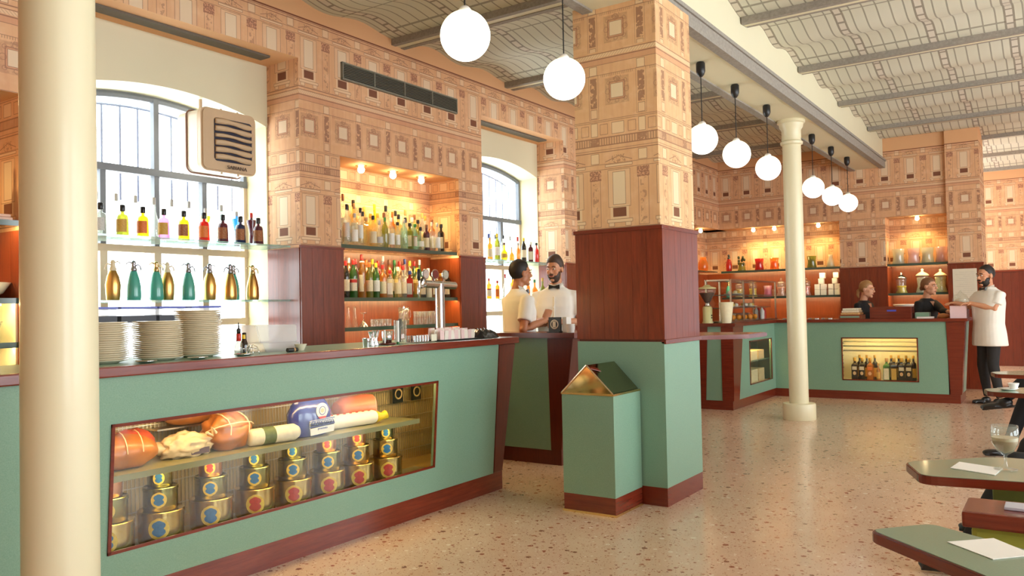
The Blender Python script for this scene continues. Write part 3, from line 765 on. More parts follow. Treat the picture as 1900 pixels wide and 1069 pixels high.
shelfthing('lower glass shelf across the right arched window behind the barmen', 6.555,8.155,4.90,5.26,1.40)
for lab, z, q in (('top',1.848,'crowded with spirits in the lit bar niche'),('middle',1.412,'with wine and liqueur bottles in the lit bar niche'),('bottom',1.165,'carrying glasses in the lit bar niche')):
    shelfthing(lab+' dark glass shelf '+q, 4.61,6.145,4.83,5.165,z, (4.86,4.885,50), DARKG)
    shelfthing(lab+' glass shelf in the niche cut by the left edge of the picture', .60,2.18,4.83,5.165,z, (4.86,4.885,50), DARKG)
for lab, z in (('upper',1.845),('lower',1.40)):
    s = thing('glass_shelf', lab+' lit glass shelf in the wide far niche behind the slim column', 'shelf', (13.5,4,z)); mk('shelf', bx(13.36,13.71,2.87,4.79,z-.016,z), DARKG, s)
    led('led_strip', 13.37,13.39,2.88,4.78,z-.026,z-.017, s, 55); mk('front_lip', bx(13.358,13.366,2.87,4.79,z-.034,z+.001), DARKG, s)
    s = thing('glass_shelf', lab+' lit glass shelf in the narrow far niche right of the far pilaster', 'shelf', (13.5,1.78,z)); mk('shelf', bx(13.36,13.71,1.37,2.19,z-.016,z), DARKG, s)
    led('led_strip', 13.37,13.39,1.38,2.18,z-.026,z-.017, s, 55); mk('front_lip', bx(13.358,13.366,1.37,2.19,z-.034,z+.001), DARKG, s)
s = thing('glass_shelf', 'short lit glass shelf on the bar wall beside the far corner', 'shelf', (12.6,5,1.845)); mk('shelf', bx(11.95,13.32,4.84,5.16,1.829,1.845), DARKG, s)

# --- pendant globes
GLOBE, _g, _b = newmat('opal_globe')
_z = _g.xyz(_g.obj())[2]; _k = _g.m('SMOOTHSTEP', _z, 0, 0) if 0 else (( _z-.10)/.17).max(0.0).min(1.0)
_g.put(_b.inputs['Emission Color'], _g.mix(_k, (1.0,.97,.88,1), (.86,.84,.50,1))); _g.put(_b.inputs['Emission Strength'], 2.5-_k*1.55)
_b.inputs['Base Color'].default_value = (.9,.88,.8,1); _b.inputs['Roughness'].default_value = .25
PL = ['frontmost glass globe lamp at the top of the picture, its cord out of view','globe lamp hanging just left of the wallpapered pillar','globe lamp half hidden behind the right edge of the pillar',
      'largest fully visible globe lamp right of the pillar','globe lamp nearest the slim column on its left','nearest globe lamp to the right of the slim column','middle one of the three globe lamps right of the slim column','farthest globe lamp of the row, closest to the far wall']
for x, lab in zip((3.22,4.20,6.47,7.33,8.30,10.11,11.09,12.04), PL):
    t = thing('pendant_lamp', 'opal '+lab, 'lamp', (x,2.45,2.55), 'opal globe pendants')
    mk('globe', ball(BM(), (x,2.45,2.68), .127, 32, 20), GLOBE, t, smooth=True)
    mk('neck_ring', lathe(BM(), [(.03,0),(.034,.012),(.02,.03)], (x,2.45,2.798), 16), WHITE, t, smooth=True)
    mk('cord', tube(BM(), [(x,2.45,2.82),(x,2.45,3.26)], .0045, 6), BLACK, t)
    mk('ceiling_cup', lathe(BM(), [(.012,3.205),(.028,3.222),(.038,3.25),(.038,3.318),(.03,3.33)], (x,2.45,0), 20), BLACK, t, smooth=True, angle=.8)

# --- niche spot bulbs
BULB = emat('spot_bulb', (1.0,.80,.42), 40)
def bulb(x, y, z, lab, p=7.0):
    t = thing('spot_bulb', lab, 'lamp', (x,y,z), 'niche spot bulbs')
    mk('bulb', ball(BM(), (x,y,z-.036), .030, 16, 10), BULB, t, smooth=True)
    mk('collar', lathe(BM(), [(.05,0),(.05,-.006),(.03,-.012)], (x,y,z), 16, cap=False), BRASS, t)
    spot('spot_bulb_light', (x,y,z-.075), p, WARM, .03)
for x, l in ((5.0,'left'),(5.40,'middle'),(5.79,'right')): bulb(x,4.96,2.555, l+' glowing spot bulb in the ceiling of the lit bar niche', 16)
bulb(1.6,4.96,2.555, 'glowing spot bulb in the niche cut by the left edge of the picture', 16)
for y, l in ((4.25,'left of the slim column, further from it'),(3.90,'just left of the slim column'),(3.2,'hidden right behind the slim column')): bulb(13.45,y,2.555,'far niche spot bulb '+l, 16)
bulb(13.45,1.77,2.555,'single spot bulb in the narrow far niche', 16); bulb(12.9,4.96,2.555,'far corner spot bulb close to the right edge of the pillar', 16)

LC = snode('trim_2', (1.4,5.15,.95))
mk('lit_case_back', bx(.6,2.18,5.14,5.165,.95,1.388), LINE2, LC); mk('lit_case_side', bx(2.160,2.172,4.84,5.14,.95,1.388), LINE2, LC); led('light_strip', .7,2.1,4.87,4.89,1.372,1.384, LC, 40)

# ================================================================== BOTTLES AND SMALL WARES
GL = dict(
 clear=glassmat('bottle_clear', (.90,.92,.88), .14, .25), pale=glassmat('bottle_pale_gold', (.93,.80,.45), .25, .25), amber=glassmat('bottle_amber', (.82,.42,.08), .35, .25),
 green=glassmat('bottle_green', (.16,.42,.10), .35, .25), dark=pmat('bottle_dark', (.018,.014,.010), .08, var=0, coat=.6), olive=glassmat('bottle_olive', (.50,.50,.12), .35, .25),
 red=glassmat('bottle_red', (.72,.07,.05), .4, .25), blue=glassmat('bottle_blue', (.08,.35,.75), .35, .25), yellow=glassmat('bottle_yellow', (.98,.78,.06), .4, .25),
 pink=glassmat('bottle_pink', (.86,.45,.66), .4, .25), orange=glassmat('bottle_orange', (.95,.45,.10), .4, .25), plum=glassmat('bottle_plum', (.20,.05,.08), .5, .25),
 navy=glassmat('bottle_navy', (.06,.07,.16), .5, .25), aqua=glassmat('bottle_aqua', (.66,.88,.80), .2, .25), cream=pmat('bottle_cream', lin(238,222,180), .25, var=.02, coat=.4), teal=glassmat('bottle_teal', (.10,.50,.42), .4, .25), mist=glassmat('bottle_mist', (.84,.84,.74), .55, .25), blush=glassmat('bottle_blush', (.92,.74,.72), .55, .25))
CAPC = {k: pmat('cap_'+k, lin(*c), .35, var=.03) for k, c in dict(black=(22,20,22), red=(190,38,30), gold=(196,150,60), white=(236,230,216), green=(40,110,50), yellow=(236,200,40), blue=(44,60,130), orange=(224,110,40), brown=(110,66,40), silver=(180,178,172), cork=(196,150,96)).items()}
def labmat(name, a, b, band=None):
    m, g, bs = newmat('label_'+name); u, v, w = g.xyz(g.obj())
    f = g.noise(g.vec(u*60, v*60, w*160.0), 3.0, 2.0).gt(.60)
    c = g.mix(f*.55, a, b)
    if band: c = g.mix(w.gt(.12)*w.lt(.145), c, band)
    g.put(bs.inputs['Base Color'], c); bs.inputs['Roughness'].default_value = .6; return m
LB = dict(cream=labmat('cream', lin(232,216,180), lin(120,84,60)), white=labmat('white', lin(240,236,226), lin(140,130,120)), red=labmat('red_and_cream', lin(236,222,196), lin(120,60,50), lin(190,50,40)),
 gold=labmat('gold', lin(206,160,70), lin(110,70,30)), brown=labmat('brown', lin(150,84,46), lin(232,190,110)), silver=labmat('silver', lin(200,198,192), lin(110,110,110)), green=labmat('green', lin(120,150,90), lin(40,60,30)), orange=labmat('orange', lin(226,120,50), lin(120,50,20)))
KIND = {  # body profile (r,z), cap (r,z0,z1), label (r,z0,z1), segments, flattening, label half-angle
 'wine': ([(.0,0),(.034,0),(.037,.006),(.037,.185),(.031,.212),(.017,.235),(.0135,.25),(.0135,.296),(.0,.296)], (.0152,.262,.302), (.0378,.055,.150), 14, 1, 1.25),
 'spirit': ([(.0,0),(.036,0),(.039,.005),(.039,.17),(.035,.19),(.017,.205),(.014,.215),(.014,.255),(.0,.255)], (.0165,.238,.275), (.0398,.035,.135), 14, 1, 1.15),
 'square': ([(.0,0),(.040,0),(.044,.005),(.044,.155),(.040,.172),(.018,.186),(.0145,.195),(.0145,.225),(.0,.225)], (.018,.212,.245), (.0445,.03,.13), 4, 1, .70),
 'tall': ([(.0,0),(.028,0),(.030,.005),(.032,.20),(.029,.23),(.014,.262),(.0125,.27),(.0125,.325),(.0,.325)], (.0145,.30,.345), (.0325,.07,.19), 14, 1, 1.1),
 'taper': ([(.0,0),(.037,0),(.039,.005),(.034,.19),(.036,.215),(.024,.235),(.022,.262),(.026,.285),(.0,.285)], (.0235,.27,.295), (.0385,.05,.185), 10, 1, .6),
 'flask': ([(.0,0),(.046,0),(.050,.006),(.054,.10),(.047,.15),(.020,.18),(.0145,.19),(.0145,.225),(.0,.225)], (.018,.212,.242), (.0545,.035,.125), 14, .62, 1.0),
 'round': ([(.0,0),(.034,0),(.047,.02),(.05,.06),(.044,.10),(.018,.13),(.0135,.14),(.0135,.20),(.0,.20)], (.016,.185,.22), (.0505,.035,.085), 14, 1, 1.0),
 'apothecary': ([(.0,0),(.035,0),(.0385,.005),(.0345,.118),(.030,.134),(.012,.142),(.0105,.15),(.0105,.162),(.0,.162)], (.0135,.158,.200), (.0392,.025,.105), 14, .8, 1.0),
 'cone': ([(.0,0),(.022,0),(.024,.004),(.018,.08),(.016,.10),(.040,.19),(.040,.205),(.012,.21),(.011,.23),(.0,.23)], (.013,.225,.262), None, 14, 1, 1),
 'carafe': ([(.0,0),(.040,0),(.043,.005),(.040,.11),(.018,.18),(.0125,.21),(.0125,.26),(.0,.26)], (.014,.25,.30), None, 14, 1, 1),
}
_bc = {}
FACE = math.radians(215)
def bottle(name, label, loc, kind, glass, cap='black', lab=None, s=1.0, group=None, face=FACE, hs=1.0):
    prof, cp, lb, sg, fl, ha = KIND[kind]
    t = thing(name, label, 'bottle', loc, group); t.rotation_euler.z = face
    k = .86*min(s, 1.06) if kind != 'apothecary' else s*1.2
    t.scale = (k, k, s*hs)
    def part(nm, key, fn, mat, sm=True):
        if key not in _bc:
            bm = fn(); me = bpy.data.meshes.new(nm); bm.normal_update(); bm.to_mesh(me); bm.free(); me.materials.append(mat)
            if sm:
                me.polygons.foreach_set('use_smooth', [True]*len(me.polygons))
                try: me.set_sharp_from_angle(angle=.9)
                except Exception: pass
            _bc[key] = me
        o = bpy.data.objects.new(nm, _bc[key]); COL.objects.link(o); o.parent = t; return o
    a = PI/4 if sg == 4 else 0
    part('glass_body', ('b',kind,glass), lambda: lathe(BM(), prof, segs=sg, sy=fl, a0=a, a1=a+2*PI), GL[glass], sg != 4)
    part('cap', ('c',kind,cap), lambda: lathe(BM(), [(cp[0]*.9,cp[1]),(cp[0],cp[1]+.004),(cp[0],cp[2]-.004),(cp[0]*.8,cp[2])], segs=10), CAPC[cap])
    if lab and lb:
        if sg == 4:
            h = lb[0]*math.cos(PI/4)+.0006; w = h*.8
            f = lambda: box(BM(), h-.001, h, -w, w, lb[1], lb[2])
        else: f = lambda: lathe(BM(), [(lb[0],lb[1]),(lb[0],lb[2])], segs=8, sy=fl, a0=-ha, a1=ha, cap=False)
        part('label', ('l',kind,lab), f, LB[lab])
    return t
nth = lambda i: ORD[i]
DESC = dict(clear='clear', pale='pale gold', amber='amber', green='green', dark='black', olive='olive', red='red', blue='blue', yellow='yellow', pink='pink', orange='orange', plum='plum', navy='navy', aqua='pale aqua', cream='cream', teal='teal')
def row(items, x0, x1, y, z, where, group, face=FACE, jit=.01, name='bottle'):
    n = len(items)
    for i, it in enumerate(items):
        kind, glass, cap, lab = it[:4]; s = it[4] if len(it) > 4 else 1.0
        x = x0+(x1-x0)*i/(max(1,n-1))
        d = 'a '+DESC[glass]+' '+{'wine':'wine','spirit':'spirit','square':'square','tall':'slender','taper':'waisted','flask':'flat','round':'round','apothecary':'small','cone':'funnel-shaped','carafe':'long-necked'}[kind]+' bottle'
        lbl = d[2:]+(', '+lab+' label' if lab else ', '+cap+' cap')+', '+nth(i)+' from left, '+where
        bottle(name, lbl, (x, y+random.uniform(-jit,jit), z), kind, glass, cap, lab, s, group, face+random.uniform(-.15,.15))
# lit bar niche, top shelf: three rows
R1 = [('tall','clear','black','silver'),('spirit','clear','silver','white'),('tall','clear','black','white',.95),('square','pale','cork',None,1.05),('spirit','pale','black','cream'),('round','clear','silver','silver',1.1),('wine','olive','green',None,.9),('spirit','clear','white','white'),('flask','clear','black','white'),('spirit','aqua','silver',None),('square','olive','black','cream'),('flask','aqua','green','red'),('round','clear','black','white'),('spirit','plum','brown','cream',.9),('tall','clear','white',None,.8),('spirit','clear','silver','white'),('square','dark','black','cream',1.1)]
row(R1, 4.765, 6.0, 4.90, 1.848, 'top niche shelf front row', 'bottles on the top niche shelf')
R2 = [('tall','clear','black',None,1.15),('spirit','clear','black','silver',1.3),('tall','pale','cork','cream',1.1),('spirit','clear','black','white',1.15),('square','pale','gold','gold',1.25),('wine','clear','gold',None,1.05),('spirit','clear','brown','cream',1.2),('tall','amber','orange','gold'),('spirit','pale','black',None,1.2),('round','clear','black','silver',1.4),('spirit','aqua','white',None,1.15),('flask','olive','black','green',1.25),('tall','clear','gold','white'),('spirit','amber','brown','cream',1.15)]
row(R2, 4.77, 5.97, 5.0, 1.848, 'top niche shelf middle row', 'bottles on the top niche shelf')
R3 = [('tall','clear','black','brown',1.5),('tall','clear','brown','white',1.35),('spirit','pale','black','cream',1.55),('wine','pale','gold','cream',1.25),('tall','yellow','yellow',None,1.2),('spirit','clear','black','white',1.5),('wine','clear','black','cream',1.25),('spirit','clear','cork','silver',1.45),('wine','pale','brown','gold',1.2),('square','clear','cork','cream',1.6)]
row(R3, 4.78, 5.97, 5.10, 1.848, 'top niche shelf back row', 'bottles on the top niche shelf')
# middle shelf
Q1 = [('wine','dark','red','cream',1.02),('wine','green','red','red',1.06),('taper','amber','white','cream',1.05),('wine','olive','orange','cream'),('wine','green','yellow','white'),('spirit','amber','red','cream',1.05),('square','clear','red','white'),('spirit','pale','white','cream'),('spirit','clear','red','cream',1.05),('square','red','blue','silver',1.0),('spirit','pale','yellow','gold'),('square','dark','black','cream'),('spirit','cream','white','cream'),('square','pale','red','cream'),('square','amber','gold','gold',.95),('square','dark','black','cream',1.05)]
row(Q1, 4.75, 6.07, 4.90, 1.412, 'middle niche shelf front row', 'bottles on the middle niche shelf')
Q2 = [('wine','pale','white','cream',1.15),('wine','green','brown','red',1.18),('wine','amber','white','white',1.15),('wine','plum','red',None,1.12),('tall','green','red','cream',1.1),('wine','amber','orange',None,1.12),('wine','olive','yellow','cream',1.15),('wine','red','red','cream',1.1),('tall','clear','white','white',1.1),('wine','amber','brown','cream',1.15),('wine','green','green','white',1.15),('wine','amber','red',None,1.12),('tall','clear','blue','cream',1.05),('wine','pale','yellow','cream',1.15),('wine','green','red','white',1.15),('tall','green','white','cream',1.05)]
row(Q2, 4.78, 5.83, 5.04, 1.412, 'middle niche shelf back row', 'bottles on the middle niche shelf')
# left window, upper shelf
U1 = [(2.735,'clear','silver'),(2.88,'olive','gold'),(3.02,'yellow','orange'),(3.17,'pink','gold'),(3.32,'yellow','brown'),(3.48,'red','orange'),(3.635,'plum','brown'),(3.785,'navy','brown'),(3.945,'plum','brown')]
UD = ['clear','pale yellow','golden yellow','lilac','bright yellow','coral red','plum','almost black','dark plum']
for i, (x, c, l) in enumerate(U1):
    bottle('apothecary_bottle', 'small %s bottle with black stopper, %s from left, left window' % (UD[i], nth(i)), (x,5.0,1.815), 'apothecary', c, 'black', l, 1.02, 'small bottles on the upper window shelf', face=math.radians(225))
U2 = [('carafe','clear'),('carafe','clear'),('carafe','clear'),('carafe','clear'),('carafe','clear'),('carafe','clear'),('cone','yellow'),('carafe','aqua'),('cone','blue'),('cone','plum')]
for i, (k, c) in enumerate(U2):
    x = 2.80+i*.135
    bottle('bar_bottle', '%s %s with pourer, %s from left, left window shelf back row' % (DESC[c], 'long-necked bottle' if k == 'carafe' else 'funnel-shaped bottle', nth(i)), (x,5.17,1.815), k, c, 'silver' if c != 'plum' else 'red', None, 1.0, 'pourer bottles on the upper window shelf')
# siphons
GOLD = pmat('siphon_gold', (.70,.42,.13), .28, 1.0); TEAL = pmat('siphon_teal', lin(70,160,140), .22, var=.04, coat=.5)
def siphon(x, y, z, mat, headmat, label, s=1.0, group='soda siphons', slim=False, flip=1):
    t = thing('soda_siphon', label, 'siphon', (x,y,z), group)
    p = [(.0,0),(.040,0),(.043,.006),(.045,.03),(.043,.09),(.034,.14),(.022,.180),(.018,.19),(.0,.19)] if slim else [(.0,0),(.036,0),(.039,.006),(.043,.05),(.045,.10),(.036,.15),(.022,.182),(.018,.19),(.0,.19)]
    mk('bottle_body', lathe(BM(), p, (x,y,z), 20), mat, t, smooth=True)
    mk('head', lathe(BM(), [(.02,.186),(.021,.2),(.015,.212),(.013,.232),(.016,.238),(.010,.252),(.0,.256)], (x,y,z), 12), headmat, t, smooth=True)
    mk('spout', tube(BM(), [(x+flip*.012,y,z+.222),(x+flip*.032,y,z+.230),(x+flip*.045,y,z+.218),(x+flip*.05,y,z+.195)], [.006,.005,.0045,.004], 6), headmat, t, smooth=True)
    mk('lever', tube(BM(), [(x-flip*.008,y,z+.236),(x-flip*.03,y,z+.246),(x-flip*.05,y,z+.232)], [.005,.004,.003], 6), headmat, t, smooth=True)
    t.scale = (s,s,s); return t
STEELM = pmat('siphon_head_grey', (.36,.35,.38), .3, 1.0); PALEH = pmat('siphon_head_pale', lin(226,206,170), .35, var=.02)
for i, (x, m, h, sl, fl, y) in enumerate([(2.83,0,1,0,-1,5.03),(2.97,1,0,1,1,5.03),(3.13,1,2,1,1,5.03),(3.23,0,1,0,1,5.06),(3.37,1,0,1,1,5.03),(3.54,0,0,0,-1,5.03),(3.69,0,0,1,-1,5.0),(3.79,1,0,1,1,5.10),(3.91,0,2,1,1,5.03)]):
    siphon(x, y, 1.40, (GOLD,TEAL)[m], (STEELM,PALEH,BRASS)[h], '%s metal soda siphon, %s from left on the middle shelf of the left window' % (('gold','teal')[m], nth(i)), 1.03, 'soda siphons', sl, fl)
# right window shelves
row([('spirit','amber','gold','cream',.85),('wine','olive','yellow','white',.95),('round','yellow','brown','gold',.9),('round','orange','silver',None,.7),('flask','orange','silver',None,.85),('wine','dark','yellow','cream',.9),('square','plum','white','cream',.95),('flask','red','black',None,.95)], 6.93, 7.85, 5.0, 1.815, 'right window upper shelf front', 'bottles on the right window shelves')
row([('carafe','clear','silver',None),('carafe','clear','blue',None),('carafe','clear','black',None),('wine','clear','black',None),('carafe','clear','silver',None),('carafe','clear','red',None)], 6.98, 7.7, 5.16, 1.815, 'right window upper shelf back', 'bottles on the right window shelves')
row([('spirit','orange','red','red',.8),('square','orange','red','orange',.8),('carafe','clear','red',None,.9),('spirit','amber','black','cream',.9),('wine','green','black','yellow' if 0 else 'green',.9),('flask','orange','gold',None,.9),('round','orange','green',None,1.0),('round','olive','gold',None,1.1)], 6.90, 7.95, 5.0, 1.40, 'right window lower shelf', 'bottles on the right window shelves')
# left edge niche
row([('square','olive','black','green',1.5),('wine','olive','black','silver',1.3)], 1.93, 2.03, 4.93, 1.848, 'left picture edge top shelf', 'bottles at the left edge')
hm = thing('folded_cloth', 'folded pale pink cloth on the top shelf at the left edge', 'cloth', (2.11,4.92,1.848))
mk('cloth', bx(2.07,2.16,4.86,5.0,1.848,1.868,bev=.008), pmat('cloth_pink', lin(226,190,170), .8), hm); mk('fold', bx(2.075,2.155,4.87,4.99,1.869,1.886,bev=.008), pmat('cloth_pink', lin(226,190,170), .8), hm)
gd = tag(mk('glass_dish', lathe(BM(), [(.0,0),(.03,0),(.10,.03),(.14,.09),(.138,.09),(.09,.04),(.0,.01)], (2.05,4.98,1.412), 24), GL['cream'], smooth=True), 'big round cream dish on the middle shelf at the left edge', 'dish'); recenter(gd)
for i,x in enumerate((1.90,2.06)):
    g_ = tag(mk('punch_bowl', lathe(BM(), [(.0,0),(.035,0),(.03,.01),(.01,.03),(.05,.07),(.07,.12),(.066,.12),(.045,.075),(.0,.05)], (x,4.93,1.165), 20), GL['clear'], smooth=True), '%s footed clear glass bowl on the bottom shelf at the left edge' % ('left','right')[i], 'bowl'); recenter(g_)

# plates on the bar: three tall stacks
pm = pmat('plate_cream', lin(228,216,190), .18, var=.01, coat=.4)
pb = lathe(BM(), [(.0,.003),(.058,.003),(.06,.0),(.068,.0),(.075,.0045),(.110,.0135),(.1125,.0155),(.1115,.0165),(.075,.0085),(.066,.0055),(.0,.0055)], segs=26)
pme = bpy.data.meshes.new('plate'); pb.normal_update(); pb.to_mesh(pb2 := pme); pb.free(); pme.materials.append(pm); pme.polygons.foreach_set('use_smooth', [True]*len(pme.polygons))
for lab, cx, cy, n in (('left',1.965,3.59,19),('middle',2.215,3.55,19),('right',2.465,3.60,24)):
    for i in range(n):
        o = bpy.data.objects.new('plate', pme); COL.objects.link(o)
        o.location = (cx+random.uniform(-.004,.004), cy+random.uniform(-.004,.004), 1.0875+i*.0094); o.rotation_euler.z = random.random()*6
        tag(o, 'white china plate, %s from the bottom of the %s plate stack on the bar' % (nth(i), lab), 'plate', 'stacked plates on the bar')
for x, y, l in ((2.06,3.395,'between the left and middle plate stacks'),(2.325,3.40,'between the middle and right plate stacks'),(2.58,3.40,'right of the tallest plate stack')):
    o = tag(mk('metal_saucer', lathe(BM(), [(.0,.002),(.028,.0),(.045,.008),(.046,.012),(.03,.006),(.0,.006)], (x,y,1.0875), 20), CHROME, smooth=True), 'small shiny metal saucer on the bar edge '+l, 'saucer', 'metal saucers'); recenter(o)
# white bins with blue rims behind the plates
WB = glassmat('acrylic_white', (.96,.96,.98), .45, .3); BLU = pmat('rim_blue', lin(84,94,190), .35, var=.02); DKB = pmat('base_dark', lin(34,32,44), .4, var=.02)
for i, (a, b) in enumerate(((2.44,2.575),(2.60,2.82),(2.84,3.01),(3.06,3.27))):
    t = thing('storage_bin', 'white acrylic bin with blue rim behind the plates, %s from left' % nth(i), 'bin', ((a+b)/2,4.62,.985), 'white bins under the window')
    mk('bin_body', bx(a,b,4.54,4.70,1.30,1.342,bev=.004), WB, t); mk('rim', bx(a-.003,b+.003,4.53,4.71,1.342,1.354), BLU, t); mk('band', bx(a,b,4.535,4.705,1.262,1.30), DKB, t); mk('base', bx(a+.004,b-.004,4.545,4.695,.985,1.262,bev=.004), WB, t)
# bits on the bar right of the plates
def lone(name, label, cat, bm, mat, group=None, smooth=True, angle=.8):
    return recenter(tag(mk(name, bm, mat, smooth=smooth, angle=angle), label, cat, group))
t = thing('dropper_bottle', 'small bar bottle with red and black pump top right of the plates', 'bottle', (2.705,3.6,1.087))
mk('glass_body', lathe(BM(), [(.0,0),(.02,0),(.022,.01),(.02,.055),(.010,.07),(.0,.07)], (2.705,3.6,1.087), 14), GL['clear'], t, smooth=True)
mk('red_collar', lathe(BM(), [(.011,.068),(.0125,.07),(.0125,.105),(.011,.107)], (2.705,3.6,1.087), 12), CAPC['red'], t, smooth=True, angle=.8)
mk('pump_top', lathe(BM(), [(.010,.107),(.0105,.13),(.004,.136),(.0025,.165)], (2.705,3.6,1.087), 10), CAPC['black'], t, smooth=True)
t = thing('sauce_bottle', 'black bottle with a yellow label beside the red pump bottle', 'bottle', (2.755,3.62,1.087))
mk('glass_body', lathe(BM(), [(.0,0),(.022,0),(.023,.008),(.02,.05),(.0125,.075),(.0115,.11),(.0,.112)], (2.755,3.62,1.087), 14), GL['dark'], t, smooth=True)
mk('label', lathe(BM(), [(.0136,.078),(.0128,.10)], (2.755,3.62,1.087), 8, a0=3.2, a1=4.6, cap=False), CAPC['yellow'], t)
t = thing('wire_stand', 'chrome wire stand at the edge of the bar below the red pump bottle', 'stand', (2.68,3.48,1.087))
for dx in (-.04,.0,.04): mk('wire_leg', tube(BM(), [(2.68+dx,3.45,1.089),(2.69+dx*.8,3.47,1.125),(2.70+dx*.4,3.5,1.137),(2.70+dx*.2,3.53,1.089)], .0022, 6), CHROME, t, smooth=True)
mk('wire_ring', tube(BM(), [(2.69+.035*math.cos(a),3.49+.03*math.sin(a),1.118) for a in [i*PI/7 for i in range(14)]], .002, 6, closed=True), CHROME, t, smooth=True)
t = thing('acrylic_box', 'translucent white acrylic box with sloping front on the bar', 'box', (2.99,3.68,1.087))
FROST = glassmat('frosted_acrylic', (.97,.96,.97), .55, .3, .2)
mk('body', hexa(BM(), [(2.85,3.56,1.087),(3.12,3.56,1.087),(3.12,3.84,1.087),(2.85,3.84,1.087)], [(2.86,3.6,1.135),(3.11,3.6,1.135),(3.11,3.84,1.135),(2.86,3.84,1.135)], bev=.004), FROST, t)
mk('lid', hexa(BM(), [(2.86,3.62,1.135),(3.12,3.62,1.135),(3.12,3.84,1.135),(2.86,3.84,1.135)], [(2.88,3.68,1.235),(3.17,3.68,1.23),(3.17,3.84,1.23),(2.88,3.84,1.235)], bev=.006), FROST, t)
t = thing('marker_pen', 'short black roll with a beige ring lying in front of the acrylic box', 'pen', (2.92,3.43,1.087))
mk('barrel', tube(BM(), [(2.885,3.43,1.099),(2.925,3.43,1.099)], .0115, 12), BLACK, t, smooth=True, angle=.8); mk('ring', tube(BM(), [(2.926,3.43,1.099),(2.936,3.43,1.099)], .0105, 12), CAPC['cork'], t); mk('cap', tube(BM(), [(2.937,3.43,1.099),(2.952,3.43,1.099)], .0112, 12), BLACK, t)
lone('cream_bowl', 'small cream china bowl on the bar by the first mahogany pier', 'bowl', lathe(BM(), [(.0,0),(.018,0),(.02,.004),(.033,.032),(.035,.036),(.032,.035),(.018,.008),(.0,.006)], (3.055,3.52,1.087), 20), pm)
# barware in front of the lit niche
def jigger(x, y, s, lab):
    lone('jigger', lab, 'jigger', lathe(BM(), [(.0,.0),(.019*s,0),(.020*s,.004),(.008*s,.036*s),(.022*s,.088*s),(.021*s,.088*s),(.006*s,.042*s),(.0,.042*s)], (x,y,1.087), 18), CHROME, 'chrome jiggers')
jigger(3.545,3.45,1.0,'taller chrome jigger, left one of the pair'); jigger(3.60,3.47,1.05,'taller chrome jigger, right one of the pair')
lone('measuring_cup', 'low chrome cup left of the jiggers on the bar', 'cup', lathe(BM(), [(.0,0),(.02,0),(.026,.05),(.0245,.05),(.018,.004),(.0,.004)], (3.49,3.44,1.087), 18), CHROME)
t = thing('shaker_tin', 'chrome shaker tin with white handle on a dark tray', 'shaker', (3.70,3.47,1.087))
mk('tray', lathe(BM(), [(.0,0),(.05,0),(.055,.012),(.05,.012),(.046,.004),(.0,.004)], (3.70,3.47,1.087), 20), MAHD, t, smooth=True); mk('tin', lathe(BM(), [(.0,.006),(.026,.006),(.036,.085),(.0345,.085),(.024,.012),(.0,.012)], (3.70,3.47,1.087), 20), CHROME, t, smooth=True); mk('handle', bx(3.66,3.668,3.452,3.46,1.093,1.18,bev=.002), WHITE, t)
t = thing('mixing_jug', 'tall glass mixing jug holding a grey muddler and bar spoon', 'jug', (3.83,3.48,1.087))
mk('glass_wall', lathe(BM(), [(.0,0),(.036,0),(.038,.005),(.042,.15),(.040,.15),(.035,.008),(.0,.008)], (3.83,3.48,1.087), 20), CLEAR, t, smooth=True)
mk('muddler', tube(BM(), [(3.82,3.475,1.10),(3.825,3.48,1.19),(3.835,3.485,1.20),(3.838,3.485,1.245)], [.009,.010,.017,.012], 10), pmat('muddler_grey', lin(92,84,78), .4), t, smooth=True)
mk('spoon', tube(BM(), [(3.84,3.47,1.10),(3.87,3.48,1.31)], .004, 6), CHROME, t); mk('spoon_bowl', ball(BM(), (3.872,3.48,1.315), (.009,.004,.014), 10, 8), CHROME, t, smooth=True)
t = thing('paper_tube', 'upright white tube with green tip in front of the mixing jug', 'tube', (3.765,3.44,1.087))
mk('tube', tube(BM(), [(3.765,3.44,1.103),(3.765,3.44,1.235)], .0085, 10), WHITE, t, smooth=True, angle=.8); mk('tip', tube(BM(), [(3.765,3.44,1.087),(3.765,3.44,1.103)], .009, 10), CAPC['green'], t, smooth=True, angle=.8)
t = thing('cutlery_caddy', 'low chrome caddy with a cream card at its right end', 'caddy', (4.02,3.46,1.087))
mk('base', bx(3.90,4.14,3.42,3.50,1.087,1.093), CHROME, t)
for i in range(6): mk('chrome_bar', bx(3.905+i*.026,3.919+i*.026,3.422,3.434,1.093,1.135,bev=.002), CHROME, t)
mk('card', bx(4.07,4.125,3.424,3.428,1.094,1.138), pmat('card_cream', lin(236,226,200), .7), t); mk('back_bar', bx(3.9,4.14,3.49,3.498,1.093,1.135), CHROME, t)
t = thing('sachet_tray', 'black tray under the pink paper sachets on the bar', 'tray', (4.33,3.47,1.087)); mk('tray', bx(4.14,4.53,3.385,3.56,1.087,1.097,bev=.003), BLACK, t)
SAC = [pmat('sachet_pink', lin(236,204,200), .8, var=.06), pmat('sachet_white', lin(240,230,216), .8, var=.06)]
sm = []
for m in SAC:
    bm = bx(-.017,.017,-.004,.004,0,.062,bev=.002); me = bpy.data.meshes.new('sugar_sachet'); bm.to_mesh(me); bm.free(); me.materials.append(m); sm.append(me)
k = 0
